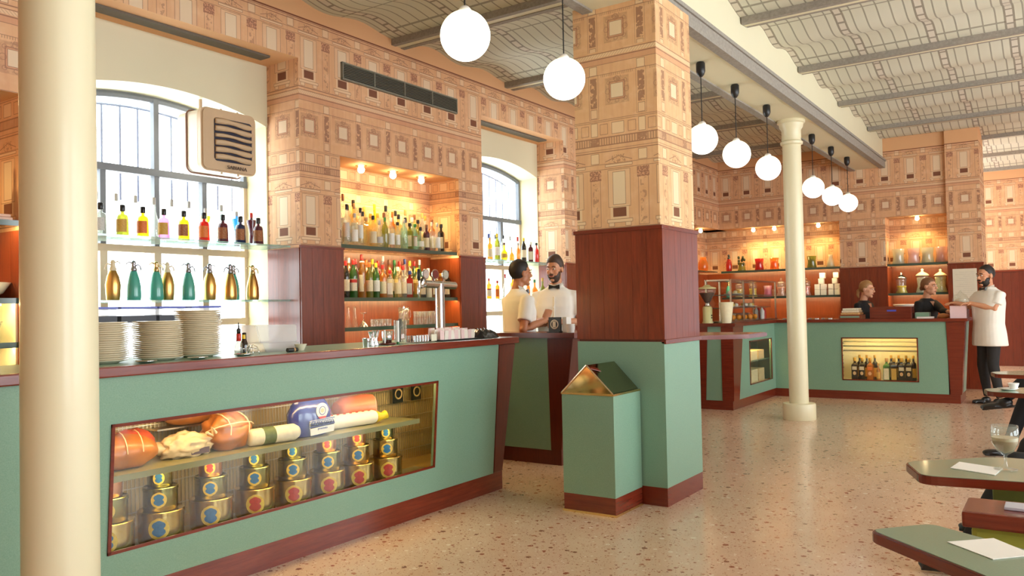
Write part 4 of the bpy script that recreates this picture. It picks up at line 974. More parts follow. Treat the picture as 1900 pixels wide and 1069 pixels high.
for rr in range(3):
    for i in range(10):
        o = bpy.data.objects.new('sugar_sachet', sm[(i+rr) % 2]); COL.objects.link(o)
        o.location = (4.165+i*.0365+random.uniform(-.004,.004), 3.41+rr*.055, 1.097+rr*.0); o.rotation_euler = (random.uniform(-.12,.12), random.uniform(-.1,.1), random.uniform(-.35,.35)); o.scale.z = 1.0+rr*.13
        tag(o, '%s paper sugar sachet, %s from left in the %s row on the black tray' % (('pink','white')[(i+rr)%2], nth(i), ('front','middle','back')[rr]), 'sachet', 'sugar sachets')
t = thing('black_pouch', 'crumpled shiny black pouches at the end of the bar', 'pouch', (4.67,3.44,1.087))
bm = BM(); bmesh.ops.create_grid(bm, x_segments=14, y_segments=8, size=1)
for v in bm.verts:
    x, y = v.co.x, v.co.y; e = max(abs(x),abs(y)); v.co = (4.665+x*.12, 3.45+y*.075, 1.089+(.06*(1-e**4)+.018*math.sin(x*9+y*4)*math.cos(y*7-x*3)*(1-e**2)))
mk('film', bm, pmat('black_film', (.01,.01,.012), .18, var=0), t, smooth=True); mk('inner_bag', bx(4.56,4.78,3.39,3.51,1.087,1.105,bev=.006), BLACK, t)
lone('paper_slip', 'white paper slip on the far corner of the bar', 'paper', bx(4.74,4.83,3.62,3.80,1.0875,1.089), PAPER, smooth=False)
# beer tap
t = thing('beer_tap', 'polished steel beer tap tower with round badges on the bar', 'beer tap', (4.56,3.75,1.087))
mk('column', lathe(BM(), [(.055,0),(.055,.012),(.036,.02),(.035,.40)], (4.56,3.75,1.087), 24), STEEL, t, smooth=True, angle=.8)
mk('head', tube(BM(), [(4.385,3.75,1.485),(4.39,3.75,1.485),(4.735,3.75,1.475),(4.74,3.75,1.475)], [.022,.028,.028,.022], 20), STEEL, t, smooth=True, angle=.8)
for i, (x, c) in enumerate(((4.37,lin(206,188,178)),(4.475,lin(128,56,50)),(4.59,lin(196,194,176)))):
    b = mk('badge', tube(BM(), [(x,3.715,1.553),(x,3.725,1.553)], .036, 22), STEEL, t, smooth=True, angle=.8); mk('badge_face', tube(BM(), [(x,3.712,1.553),(x,3.715,1.553)], .030, 22), pmat('badge_%d' % i, c, .35, var=.25, scale=60), b); mk('stem', tube(BM(), [(x,3.735,1.50),(x,3.728,1.545)], .008, 8), CHROME, t)
mk('handle', tube(BM(), [(4.30,3.72,1.505),(4.29,3.715,1.53),(4.285,3.71,1.585)], [.008,.012,.010], 10), BLACK, t, smooth=True)
mk('faucet', tube(BM(), [(4.385,3.75,1.47),(4.33,3.735,1.46),(4.30,3.725,1.47),(4.295,3.72,1.38)], [.014,.013,.012,.009], 10), CHROME, t, smooth=True); mk('faucet_stem', tube(BM(), [(4.30,3.72,1.46),(4.30,3.72,1.51)], .008, 8), CHROME, t)
# glasses on the bottom niche shelf
def gl(name, label, cat, prof, x, y, z, g=None, mat=None, segs=18): return lone(name, label, cat, lathe(BM(), prof, (x,y,z), segs), mat or CLEAR, g)
FLU = [(.0,0),(.030,0),(.029,.004),(.018,.07),(.013,.13),(.0105,.165),(.018,.172),(.0,.175)]
gl('champagne_flute','upturned flute glass at the left end of the bottom niche shelf','glass',FLU,4.81,4.95,1.165); gl('champagne_flute','upturned flute glass, second from left on the bottom niche shelf','glass',FLU,4.885,4.95,1.165)
gl('martini_glass','upturned martini glass beside the two flutes','glass',[(.0,.06),(.046,0),(.044,0),(.004,.058),(.0035,.105),(.03,.118),(.03,.122),(.0,.12)],4.99,4.95,1.165)
t = thing('glass_pitcher', 'clear glass pitcher with handle on the bottom niche shelf', 'pitcher', (5.50,4.95,1.165))
mk('glass_wall', lathe(BM(), [(.0,0),(.045,0),(.05,.01),(.046,.10),(.052,.16),(.05,.16),(.043,.1),(.045,.012),(.0,.01)], (5.50,4.95,1.165), 20), CLEAR, t, smooth=True); mk('handle', tube(BM(), [(5.545,4.95,1.30),(5.585,4.95,1.305),(5.595,4.95,1.25),(5.555,4.95,1.19)], .006, 8), CLEAR, t, smooth=True)
TUM = [(.0,0),(.027,0),(.030,.06),(.028,.06),(.025,.006),(.0,.006)]
for i in range(5):
    for k in range(2): gl('tumbler','clear tumbler, %s from left in the %s layer on the bottom niche shelf' % (nth(i), ('lower','upper')[k]),'glass',TUM,5.67+i*.068,4.95,1.165+k*.061,'stacked tumblers')
for i in range(4): gl('tumbler','clear tumbler left of the pitcher, %s from left on the bottom niche shelf' % nth(i),'glass',TUM,5.18+i*.066,5.02,1.165,'stacked tumblers')
lone('green_box', 'low green box on the back counter under the lit niche', 'box', bx(4.30,4.46,4.52,4.68,.985,1.04,bev=.004), GREEN, smooth=False)

# ================================================================== DISPLAY CASE: hams, bags, tins
def blob(name, label, cat, c, r, mat, bumps=0.0, seed=0, sub=3, group=None, M=None, parent=None, freq=3.0, pinch=0.0):
    from mathutils import noise as N
    bm = BM(); bmesh.ops.create_icosphere(bm, subdivisions=sub, radius=1.0)
    for v in bm.verts:
        p = v.co.copy(); d = 1+bumps*N.noise(p*freq+Vector((seed*3.1,seed*1.7,seed)))
        q = Vector((p.x*r[0]*d*(1-pinch*max(0,p.x)), p.y*r[1]*d, p.z*r[2]*d))
        if q.z < -r[2]*.80: q.z = -r[2]*.80
        q = M @ q if M else q
        v.co = Vector(c)+q+Vector((0,0,r[2]*.80))
    o = mk(name, bm, mat, parent, smooth=True)
    if parent is None: recenter(tag(o, label, cat, group))
    return o
HAM = pmat('roast_crust', lin(184,112,50), .4, var=.5, scale=9, coat=.25); HAMR = pmat('ham_red', lin(186,76,52), .4, var=.25, scale=14, coat=.3)
RIND = pmat('rind_beige', lin(224,200,160), .6, var=.25, scale=16); PINKM = pmat('mortadella_pink', lin(236,160,140), .45, var=.12, scale=40); NET = pmat('string', lin(236,214,176), .8, var=.02)
SZ = .609
t = thing('ham', 'dark cured ham with red lean side at the left end of the display', 'ham', (2.03,3.56,SZ))
blob('ham_body','', '', (2.03,3.56,SZ), (.17,.10,.085), HAM, .12, 1, parent=t); blob('lean_side','', '', (2.10,3.60,SZ+.03), (.12,.07,.075), HAMR, .15, 2, parent=t)
for i in range(3): mk('string', tube(BM(), [(1.95+i*.075+.02*math.cos(a),3.56+.105*math.cos(a),SZ+.075+.088*math.sin(a)) for a in [j*PI/8 for j in range(9)]], .0025, 5), NET, t)
t = thing('wrapped_salami', 'beige paper-wrapped cured salami between two hams in the display', 'salami', (2.36,3.56,SZ))
blob('salami_body','', '', (2.36,3.56,SZ), (.14,.07,.065), RIND, .3, 5, parent=t, freq=4.5, sub=4); blob('paper_tail','', '', (2.24,3.58,SZ+.03), (.05,.04,.03), RIND, .4, 7, parent=t); mk('dark_label', bx(2.35,2.45,3.497,3.501,SZ+.012,SZ+.04), pmat('dark_label', lin(92,76,84), .6), t)
t = thing('roast_ham', 'round golden roast ham tied with string in the display', 'ham', (2.585,3.57,SZ))
blob('ham_body','', '', (2.60,3.57,SZ), (.135,.10,.105), HAM, .22, 11, parent=t, freq=2.6, sub=4)
for a0 in (-.05,.06): mk('string', tube(BM(), [(2.60+a0+.01*math.sin(a*3),3.57+.107*math.cos(a),SZ+.082+.105*math.sin(a)) for a in [j*PI/8 for j in range(9)]], .003, 5), NET, t)
mk('string', tube(BM(), [(2.60+.138*math.cos(a),3.57-.085*math.sin(a)-.02,SZ+.10+.04*math.sin(a)) for a in [j*PI/8 for j in range(9)]], .003, 5), NET, t)
mk('knot', tube(BM(), [(2.49,3.5,SZ+.10),(2.46,3.49,SZ+.13),(2.47,3.5,SZ+.09),(2.43,3.49,SZ+.11)], .008, 6), NET, t)
t = thing('white_salami', 'white floury salami with a green paper band in the display', 'salami', (2.92,3.49,SZ))
mk('salami_body', tube(BM(), [(2.675,3.50,SZ+.046),(2.69,3.50,SZ+.046),(2.94,3.455,SZ+.046),(2.965,3.45,SZ+.046),(2.975,3.45,SZ+.046)], [.03,.044,.045,.03,.008], 18), pmat('salami_white', lin(232,222,196), .7, var=.14, scale=40), t, smooth=True)
mk('green_band', tube(BM(), [(2.755,3.489,SZ+.046),(2.82,3.477,SZ+.046)], .0462, 18), pmat('band_green', lin(96,112,72), .6, var=.3, scale=50), t, smooth=True, angle=.8)
# blue bag
BLUEF = pmat('blue_foil', lin(34,52,140), .22, var=.12, scale=12, coat=.5)
t = thing('blue_bag', 'shiny blue foil food bag with white emblem and lettering in the display', 'bag', (3.10,3.51,SZ))
from mathutils import noise as NZ
def bagm():
    bm = BM(); rings = []
    for z, rx, ry in ((0,.10,.055),(.01,.13,.072),(.06,.145,.08),(.13,.145,.078),(.175,.125,.06),(.195,.11,.03),(.215,.135,.018),(.228,.14,.012)):
        rings.append([bm.verts.new((3.10+rx*math.cos(a)*(1+.05*NZ.noise((math.cos(a)*3,z*22,1))), 3.51+ry*math.sin(a)*(1+.18*NZ.noise((math.cos(a)*4,math.sin(a)*4,z*26))), SZ+z)) for a in [i*2*PI/36 for i in range(36)]])
    for a, b in zip(rings, rings[1:]):
        for i in range(36): bm.faces.new((a[i], a[(i+1)%36], b[(i+1)%36], b[i]))
    bm.faces.new(rings[0][::-1]); bm.faces.new(rings[-1]); return bm
mk('foil', bagm(), BLUEF, t, smooth=True)
EMW = pmat('emblem_white', lin(238,232,218), .5, var=.02); EMR = pmat('emblem_red', lin(200,50,44), .5, var=.02); EMG = pmat('emblem_gold', lin(214,190,150), .5, var=.05)
def textobj(name, body, size, loc, rot, mat, parent, ext=.0008, align='CENTER', sx=1.0):
    cu = bpy.data.curves.new(name, 'FONT'); cu.body = body; cu.size = size; cu.align_x = align; cu.align_y = 'CENTER'; cu.extrude = ext
    o = bpy.data.objects.new(name, cu); COL.objects.link(o); dg = bpy.context.evaluated_depsgraph_get()
    me = bpy.data.meshes.new_from_object(o.evaluated_get(dg)); bpy.data.objects.remove(o); bpy.data.curves.remove(cu)
    me.materials.clear(); me.materials.append(mat); n = bpy.data.objects.new(name, me); COL.objects.link(n)
    n.rotation_euler = rot; n.scale = (sx,1,1)
    if parent: n.parent = parent; w = Vector(); p = parent
    if parent:
        while p is not None: w += p.location; p = p.parent
        n.location = Vector(loc)-w
    else: n.location = loc
    return n
RF = (PI/2,0,0)
ey = 3.425
lb = mk('paper_label', prism(BM(), [(3.035,SZ+.012),(3.205,SZ+.018),(3.21,SZ+.075),(3.03,SZ+.08)], ey, ey+.004, 'y'), EMW, t)
for dz_ in (0,.03): mk('blue_stripe', prism(BM(), [(3.03,SZ+.056+dz_),(3.212,SZ+.063+dz_),(3.212,SZ+.067+dz_),(3.03,SZ+.06+dz_)], ey-.001, ey+.003, 'y'), BLUEF, t)
mk('cream_band', prism(BM(), [(3.03,SZ+.05),(3.212,SZ+.058),(3.212,SZ+.1),(3.03,SZ+.092)], ey, ey+.004, 'y'), EMW, t)
textobj('lettering', 'GRANCOTTO', .026, (3.121,ey-.0018,SZ+.0765), RF, BLUEF, t); textobj('small_lettering', 'prosciutto', .017, (3.12,ey-.0015,SZ+.045), RF, BLUEF, t)
mk('emblem_disc', tube(BM(), [(3.12,ey-.0005,SZ+.142),(3.12,ey+.003,SZ+.142)], .042, 28), EMW, t); mk('emblem_ring', lathe(BM(), [(.021,0),(.025,.001),(.021,.002)], (0,0,0), 24, cap=False), pmat('emblem_blue', lin(70,84,150), .5), t, world=False)
r_ = [c for c in t.children if c.name.startswith('emblem_ring')][0]; r_.rotation_euler = (PI/2,0,0); r_.location = Vector((3.12,ey-.001,SZ+.142))-t.location
mk('emblem_centre', tube(BM(), [(3.12,ey-.0015,SZ+.142),(3.12,ey,SZ+.142)], .012, 14), EMG, t); mk('red_ribbon', prism(BM(), [(3.10,SZ+.098),(3.14,SZ+.098),(3.15,SZ+.110),(3.09,SZ+.110)], ey-.002, ey+.002, 'y'), EMR, t)
t = thing('mortadella_pack', 'long white wrapped sausage with red print and yellow end in the display', 'sausage', (3.45,3.50,SZ))
mk('wrapper', tube(BM(), [(3.25,3.56,SZ+.043),(3.27,3.56,SZ+.043),(3.60,3.51,SZ+.043),(3.62,3.506,SZ+.043)], [.03,.042,.042,.034], 18), pmat('wrapper_white', lin(240,232,214), .5, var=.05), t, smooth=True, angle=.8)
mk('yellow_end', tube(BM(), [(3.62,3.498,SZ+.042),(3.66,3.49,SZ+.04),(3.69,3.48,SZ+.05)], [.036,.022,.028], 12), CAPC['yellow'], t, smooth=True)
for i in range(7): mk('red_mark', ball(BM(), (3.30+i*.045,3.545-i*.006,SZ+.083), (.013,.006,.005), 8, 6), EMR, t)
t = thing('cooked_ham', 'pink cooked ham with cut face at the right end of the display', 'ham', (3.62,3.64,SZ))
mk('ham_body', tube(BM(), [(3.48,3.70,SZ+.085),(3.52,3.69,SZ+.087),(3.66,3.63,SZ+.087),(3.70,3.61,SZ+.086)], [.05,.078,.085,.080], 22), HAMR if 0 else pmat('cooked_rind', lin(226,130,96), .4, var=.2, scale=12, coat=.2), t, smooth=True, angle=.9)
mk('cut_face', tube(BM(), [(3.70,3.61,SZ+.086),(3.708,3.606,SZ+.086)], [.079,.072], 22), PINKM, t, smooth=True, angle=.8)
lone_ = blob('bread_loaf', 'orange-brown loaf on the upper back rack of the display', 'bread', (2.52,3.74,.735), (.15,.045,.05), HAM, .12, 21)
mk('bread_rack', bx(2.3,2.75,3.70,3.79,.727,.735), WIRE, ct)
# tins
TIN = pmat('gold_tin', (.50,.36,.13), .26, 1.0); TING = pmat('green_gold_tin', (.32,.31,.12), .26, 1.0); TINC = pmat('copper_tin', (.68,.36,.20), .28, 1.0)
TB = pmat('tin_emblem_blue', lin(40,110,160), .35, var=.3, scale=80); TR = pmat('tin_emblem_red', lin(190,60,50), .35, var=.3, scale=80); TY = pmat('tin_emblem_yellow', lin(226,190,80), .35, var=.2, scale=80)
def tin(x, y, z, r, h, mat, em, label):
    t = thing('food_tin', label, 'tin', (x,y,z), 'stacked gold tins in the bar display')
    mk('can', lathe(BM(), [(r*.97,0),(r,.004),(r,h-.016),(r*1.03,h-.014),(r*1.03,h-.003),(r*.99,h),(r*.9,h-.003),(0,h-.003)], (x,y,z), 28), mat, t, smooth=True, angle=.6)
    a = math.radians(232)
    def patch(rr, z0, z1, ha, lobes):
        bm = BM(); N = 8; rows = []
        for j in range(N+1):
            q = j/N*2-1; wd = ha*math.sqrt(max(.02, 1-q*q))*(1-lobes*math.exp(-(q*4)**2)); z_ = (z0+z1)/2+q*(z1-z0)/2
            rows.append([bm.verts.new((x+rr*math.cos(a+f_*wd), y+rr*math.sin(a+f_*wd), z+z_)) for f_ in (-1,-.5,0,.5,1)])
        for p_, q_ in zip(rows, rows[1:]):
            for k_ in range(4): bm.faces.new((p_[k_], p_[k_+1], q_[k_+1], q_[k_]))
        return bm
    e = mk('emblem', patch(r+.0012, h*.26, h*.76, .34, .4), em, t)
    mk('emblem_edge', patch(r+.0007, h*.16, h*.84, .46, 0), TY, e)
for i, x in enumerate((1.945,2.19,2.46,2.72,2.97,3.22,3.455,3.70)):
    z = .2555; big = .100
    for k, (r, h, m, e) in enumerate(((big,.145,TIN,TR if i > 2 else TB),(.076,.105,TING if i < 6 else TIN,TB),(.055,.085,(TINC if i in (0,2,5,6) else TING),TR if i in (0,2,5,6) else TB))):
        tin(x, 3.50+.003*k, z, r, h, m, e, '%s tin of the %s stack from left in the bar display' % (('large gold','medium','small '+('copper' if i in (0,2,5,6) else 'green-gold'))[k], nth(i))); z += h
mk('tin_dais', bx(1.83,4.1,3.385,3.62,dz0-.055,.2555), OLIVE, ct)

# ================================================================== FAR WALL SHELVES
def vase(name, label, x, y, z, prof, mat, group, parts=(), s=1.0):
    t = thing(name, label, name.split('_')[-1], (x,y,z), group)
    mk('body', lathe(BM(), [(r*s,h*s) for r,h in prof], (x,y,z), 18), mat, t, smooth=True)
    for nm, pr, m in parts: mk(nm, lathe(BM(), [(r*s,h*s) for r,h in pr], (x,y,z), 16), m, t, smooth=True)
    return t
FX = 13.5
VA = [(.0,0),(.07,0),(.075,.01),(.062,.10),(.075,.20),(.072,.20),(.058,.1),(.06,.015),(.0,.012)]
FG = 'vases on the far upper shelf'
vase('amber_pitcher','amber pitcher on the short shelf by the far corner',13.0,4.97,1.845,[(.0,0),(.07,0),(.085,.06),(.08,.14),(.05,.2),(.055,.24),(.05,.24),(.045,.2),(.0,.19)],GL['orange'],FG)
siphon(FX,4.70,1.845,GL['red'],BLACK,'red soda siphon on the far upper shelf near the corner',1.15,'far siphons')
t = vase('flower_vase','olive flower vase with dark sprig on the far upper shelf',FX,4.48,1.845,[(.0,0),(.07,0),(.06,.03),(.045,.13),(.05,.14),(.0,.13)],GL['olive'],FG)
for i in range(9):
    a = i*2.4; mk('leaf', ball(BM(), (FX+.03*math.cos(a),4.48+.055*math.cos(a*1.7),1.845+.17+.06*math.sin(i*1.3)), (.02,.022,.03), 8, 6), pmat('leaf_dark', lin(70,74,44), .5), t, smooth=True)
vase('red_vase','waisted red glass vase on the far upper shelf',FX,4.18,1.845,VA,GL['red'],FG,s=.97); vase('amber_vase','waisted amber glass vase beside the red one on the far upper shelf',FX,3.93,1.845,VA,GL['orange'],FG,s=.97)
vase('green_vase','mottled green vase right of the slim column on the far upper shelf',FX,3.33,1.845,VA,GL['olive'],FG,s=.97); vase('white_vase','slender white vase at the right end of the far upper shelf',FX,3.04,1.845,[(.0,0),(.055,0),(.06,.01),(.05,.10),(.03,.16),(.035,.20),(.0,.2)],GL['cream'],FG)
for y, m, l in ((2.05,'mist','pale grey-green glass vase, first from left'),(1.84,'blush','pink glass vase, second from left'),(1.65,'mist','pale grey-green glass vase, third from left'),(1.46,'blush','pink glass vase, fourth from left')):
    vase('glass_vase', l+' on the narrow far niche shelf', FX, y, 1.845, VA, GL[m], FG, s=1.15)
JAR = [(.0,0),(.078,0),(.082,.008),(.06,.09),(.066,.17),(.07,.2),(.066,.21),(.0,.21)]; LID = [(.076,.21),(.078,.222),(.05,.245),(.02,.262),(.012,.275),(.018,.292),(.0,.305)]
def jar(y, fill, lidm, label, s=1.0, frac=.7):
    t = vase('sweet_jar', label, FX, y, 1.40, JAR, GL['clear'], 'jars on the far lower shelf', [('lid', LID, lidm)], s)
    if fill: mk('sweets', lathe(BM(), [(r*.93*s,h*s*frac) for r,h in JAR[1:-1]]+[(0,.2*s*frac)], (FX,y,1.402), 14), fill, t, smooth=True)
SW = {k: pmat('sweets_'+k, lin(*c), .5, var=.45, scale=70) for k, c in dict(gold=(226,180,110), yellow=(224,190,60), pink=(226,120,110), white=(240,226,196), cream=(236,214,160), salmon=(224,150,130)).items()}
siphon(FX,4.72,1.40,TEAL,BRASS,'teal soda siphon with brass head on the far lower shelf',1.05,'far siphons')
jar(4.53,SW['gold'],CLEAR,'glass sweet jar with white and gold sweets, far lower shelf',.95); jar(4.30,SW['yellow'],CLEAR,'glass sweet jar with yellow sweets on the far lower shelf',.95)
vase('glass_tumbler','pinkish glass tumbler between the jars on the far lower shelf',FX,4.05,1.40,VA,GL['pink'],'jars on the far lower shelf',s=.9)
jar(3.83,SW['salmon'],CLEAR,'glass sweet jar with red sweets left of the slim column'); jar(3.64,SW['white'],CLEAR,'glass sweet jar with pale sweets beside the slim column'); jar(3.43,SW['pink'],CLEAR,'glass sweet jar with pink sweets right of the slim column')
CUP = [(.0,0),(.034,0),(.042,.105),(.040,.105),(.0,.1)]
for y0, l, n in ((3.20,'left',3),(2.99,'right',3)):
    for i, (dy, dz) in enumerate(((.035,0),(.035,.105),(-.0,.0),(-.0,.105),(-.0,.21),(-.035-.0,.205))[:6]):
        pass
    for i, (dy, z) in enumerate(((.05,0),(.05,.09),(-.045,0),(-.045,.09),(-.01,.18),(-.03,.27))):
        lone('paper_cup', 'white cup, %s of the %s stepped pile on the far lower shelf' % (nth(i), l), 'cup', bx(FX-.04,FX+.04,y0+dy-.041,y0+dy+.041,1.40+z,1.40+z+.088,bev=.006), WHITE, 'white cups on the far shelf', smooth=False)
lone('salt_shaker','small white shaker at the right end of the far lower shelf','shaker',lathe(BM(),[(.0,0),(.028,0),(.028,.10),(.02,.115),(.0,.118)],(13.42,2.895,1.40),14),WHITE)
jar(2.02,SW['yellow'],STEEL,'glass jar half full of yellow sweets in the narrow far niche',1.05,.5); jar(1.73,SW['white'],GL['cream'],'tall white lidded jar in the narrow far niche',1.2,.9); jar(1.49,SW['cream'],GL['cream'],'cream waisted lidded jar in the narrow far niche',1.15,.95)
fb = thing('far_back_counter', 'mahogany back counter below the far shelves behind the baristas', 'counter', (13.15,3,0))
mk('worktop', bx(12.98,13.33,1.4,4.75,.97,1.0), MAHH, fb); mk('body', bx(13.02,13.33,1.4,4.75,0,.97), MAHD, fb)
t = thing('cake_stand', 'white scalloped cake stand behind the brown crate', 'stand', (13.1,1.93,1.0))
mk('foot', lathe(BM(), [(.07,0),(.06,.012),(.018,.03),(.016,.15),(.03,.17),(.0,.17)], (13.1,1.93,1.0), 18), WHITE, t, smooth=True); mk('dish', lathe(BM(), [(.0,.17),(.05,.172),(.15,.215),(.155,.235),(.145,.228),(.0,.19)], (13.1,1.93,1.0), 24), WHITE, t, smooth=True)
ps = thing('notice_sheet', 'plain off-white notice sheet pinned to the far mahogany pilaster', 'poster', (13.27,1.15,1.24)); mk('sheet', bx(13.268,13.272,1.0,1.305,1.25,1.73), pmat('notice_paper', lin(226,218,196), .7, var=.03), ps)
bm = BM()
for i in range(14): box(bm, 13.2665,13.2675,1.03,1.275-.05*(i%3),1.30+i*.029,1.303+i*.029)
mk('print_lines', bm, pmat('print_grey', lin(198,190,170), .7), ps)['kind'] = 'stuff'

# ================================================================== THINGS ON THE FAR COUNTER
LT3 = 1.056
t = thing('pastry_vitrine', 'glass pastry case with steel posts on the far counter', 'display case', (10.8,3.57,LT3))
vx0, vx1, vy0, vy1 = 9.86, 11.75, 3.42, 3.74
for x in (vx0, 10.35, vx1):
    for y in (vy0, vy1): mk('post', bx(x-.011,x+.011,y-.011,y+.011,LT3,1.585), STEEL, t)
for z, m in ((1.585,STEEL),): 
    mk('top_frame', bx(vx0-.015,vx1+.015,vy0-.015,vy0+.01,z,z+.018), STEEL, t); mk('top_frame', bx(vx0-.015,vx1+.015,vy1-.01,vy1+.015,z,z+.018), STEEL, t); mk('top_frame', bx(vx0-.015,vx0+.01,vy0,vy1,z,z+.018), STEEL, t)
mk('top_glass', bx(vx0,vx1,vy0,vy1,1.59,1.598), GLASS, t); mk('front_glass', bx(vx0,vx1,vy0-.004,vy0,LT3+.02,1.585), GLASS, t); mk('end_glass', bx(vx0-.004,vx0,vy0,vy1,LT3+.02,1.585), GLASS, t)
for z in (1.235,1.40): mk('shelf', bx(vx0-.02,vx1-.2,vy0+.01,vy1,z,z+.01), SHELFG, t)
mk('base', bx(vx0-.02,vx1+.02,vy0-.02,vy1+.01,LT3,LT3+.02), STEEL, t)
ORANGE = pmat('orange_peel', lin(244,150,30), .45, var=.1, scale=60)
for i in range(9): lone('orange','orange, %s in the row at the bottom of the pastry case' % nth(i),'fruit',ball(BM(),(10.12+i*.115,3.50+(i%2)*.03,LT3+.058),.036,14,10),ORANGE,'oranges in the pastry case')
PASTRY = [pmat('pastry_cream', lin(240,218,170), .6, var=.2, scale=40), pmat('pastry_yellow', lin(240,196,90), .5, var=.2, scale=40), pmat('pastry_white', lin(244,236,220), .6, var=.08, scale=40)]
for k, (x, z, n, l) in enumerate(((10.42,1.411,5,'upper'),(10.30,1.246,5,'lower left'),(10.95,1.246,6,'lower right'))):
    o = lone('serving_plate','round white plate of pastries on the %s shelf of the pastry case' % l,'plate',lathe(BM(),[(.0,.004),(.05,0),(.13,.012),(.13,.016),(.05,.006),(.0,.008)],(x,3.57,z),22),WHITE)
    for i in range(n):
        a = i*2*PI/n; blob('pastry','small %s pastry, %s on the %s shelf plate of the pastry case' % (('cream','yellow','white')[(i+k)%3], nth(i), l),'pastry',(x+.07*math.cos(a),3.57+.06*math.sin(a),z+.013),(.034,.03,.024),PASTRY[(i+k)%3],.1,i+k*7,2,'pastries in the glass case')
lone('metal_tin','pale grey metal box behind the oranges in the pastry case','box',bx(10.62,11.2,3.62,3.72,LT3+.021,LT3+.11,bev=.005),STEEL,smooth=False)
for i in range(4): lone('sauce_tube','squeeze bottle, %s in the group at the right end of the pastry case' % nth(i),'bottle',lathe(BM(),[(.0,0),(.03,0),(.034,.11),(.02,.13),(.008,.155),(.0,.156)],(11.36+(i%2)*.09+.03*(i//2),3.5+.09*(i//2),LT3+.021),14),(WHITE,CAPC['red'])[i%2])
lone('pink_bowl','small pinkish bowl just right of the pastry case','bowl',lathe(BM(),[(.0,0),(.03,0),(.07,.07),(.075,.1),(.07,.1),(.03,.01),(.0,.01)],(11.63,3.12,LT3),18),pmat('bowl_pink', lin(216,150,120), .4))
t = thing('coffee_grinder', 'pale green coffee grinder with brown hopper at the counter end beside the pillar', 'grinder', (9.68,3.66,LT3))
gy = (9.68,3.66,LT3); GRN = pmat('grinder_pale', lin(206,200,140), .3, var=.03, coat=.3)
mk('body', lathe(BM(), [(.0,0),(.065,0),(.068,.01),(.058,.03),(.06,.19),(.05,.21),(.0,.21)], gy, 20), GRN, t, smooth=True, angle=.8); mk('neck', lathe(BM(), [(.045,.21),(.03,.24),(.03,.26)], gy, 16), STEEL, t, smooth=True)
mk('hopper', lathe(BM(), [(.03,.26),(.095,.38),(.0,.38)], gy, 20), pmat('beans', lin(62,34,22), .5, var=.3, scale=60), t, smooth=True, angle=.8); mk('hopper_glass', lathe(BM(), [(.033,.262),(.105,.39),(.108,.43),(.105,.43)], gy, 20, cap=False), CLEAR, t, smooth=True); mk('lid', lathe(BM(), [(.112,.43),(.11,.445),(.05,.46),(.03,.48),(.0,.482)], gy, 20), GRN, t, smooth=True, angle=.8)
for z in (.07,.10): mk('knob', ball(BM(), (9.66,3.60,LT3+z), .009, 8, 6), BLACK, t)
lone('paper_cone_holder','cream tapered paper bin between grinder and pastry case','container',lathe(BM(),[(.0,0),(.055,0),(.085,.22),(.09,.255),(.085,.26),(.0,.25)],(9.74,3.44,LT3),20),pmat('bin_cream', lin(244,234,196), .5))
# right part of the far counter
CX = 11.62
t = thing('sandwich_tray', 'wooden tray of wrapped pastries on the far counter left of the brown crate', 'tray', (CX,2.36,LT3))
mk('box', bx(CX-.15,CX+.15,2.22,2.50,LT3,LT3+.055,bev=.004), MAHO, t); mk('green_stripe', bx(CX-.152,CX-.149,2.24,2.48,LT3+.018,LT3+.04), GREEN, t)
for i in range(3): mk('wrapped_layer', bx(CX-.13+i*.012,CX+.13,2.24+i*.012,2.48-i*.01,LT3+.056+i*.03,LT3+.084+i*.03,bev=.01), pmat('wrap_%d' % i, (lin(216,170,110),lin(236,216,186),lin(240,226,200))[i], .5, var=.2, scale=40), t)
t = thing('wooden_crate', 'dark brown wooden box with a blue inscription on the far counter', 'crate', (11.58,1.86,LT3))
mk('front_board', bx(11.47,11.49,1.61,2.11,LT3,LT3+.155,bev=.003), MAHH, t); mk('back_board', bx(11.70,11.72,1.61,2.11,LT3,LT3+.155,bev=.003), MAHH, t)
for y in (1.61,2.09): mk('end_board', bx(11.49,11.70,y,y+.02,LT3,LT3+.155), MAHH, t)
mk('bottom', bx(11.49,11.70,1.63,2.09,LT3,LT3+.01), MAHD, t)
mk('blue_plate', bx(11.466,11.470,1.79,1.90,LT3+.095,LT3+.116), pmat('ink_blue', lin(76,84,190), .5), t)
t = thing('green_folder', 'pale green box file with papers on the far counter', 'box', (CX,1.49,LT3)); mk('case', bx(CX-.05,CX+.12,1.42,1.585,LT3,LT3+.075,bev=.004), GREEN, t); mk('paper_pad', bx(11.45,11.56,1.36,1.55,LT3,LT3+.022), PAPER, t)
blob('bread_roll','brown bread roll in front of the second barista','bread',(11.52,1.25,LT3),(.06,.075,.035),HAM,.1,31,2)
t = thing('pink_box', 'pale pink cake box held on the counter corner by the waiter', 'box', (11.47,1.075,LT3)); mk('carton', bx(11.38,11.56,.99,1.165,LT3,LT3+.15,bev=.003), pmat('carton_pink', lin(236,204,206), .6, var=.02), t); mk('lid_edge', bx(11.378,11.562,.988,1.167,LT3+.15,LT3+.155), pmat('carton_pink', lin(236,204,206), .6, var=.02), t)
t = thing('cake_cloche', 'clear glass cake dome on the counter behind the pink box', 'cloche', (11.88,1.09,LT3)); mk('pedestal', lathe(BM(), [(.07,0),(.02,.02),(.018,.15),(.10,.175),(.105,.18),(.0,.18)], (11.88,1.09,LT3), 20), CLEAR, t, smooth=True); mk('dome', lathe(BM(), [(.095,.182),(.095,.24),(.07,.29),(.025,.315),(.012,.34),(.0,.35)], (11.88,1.09,LT3), 20), CLEAR, t, smooth=True); blob('cake','','',(11.88,1.09,LT3+.18),(.07,.07,.04),PASTRY[2],.1,3,2,parent=t)
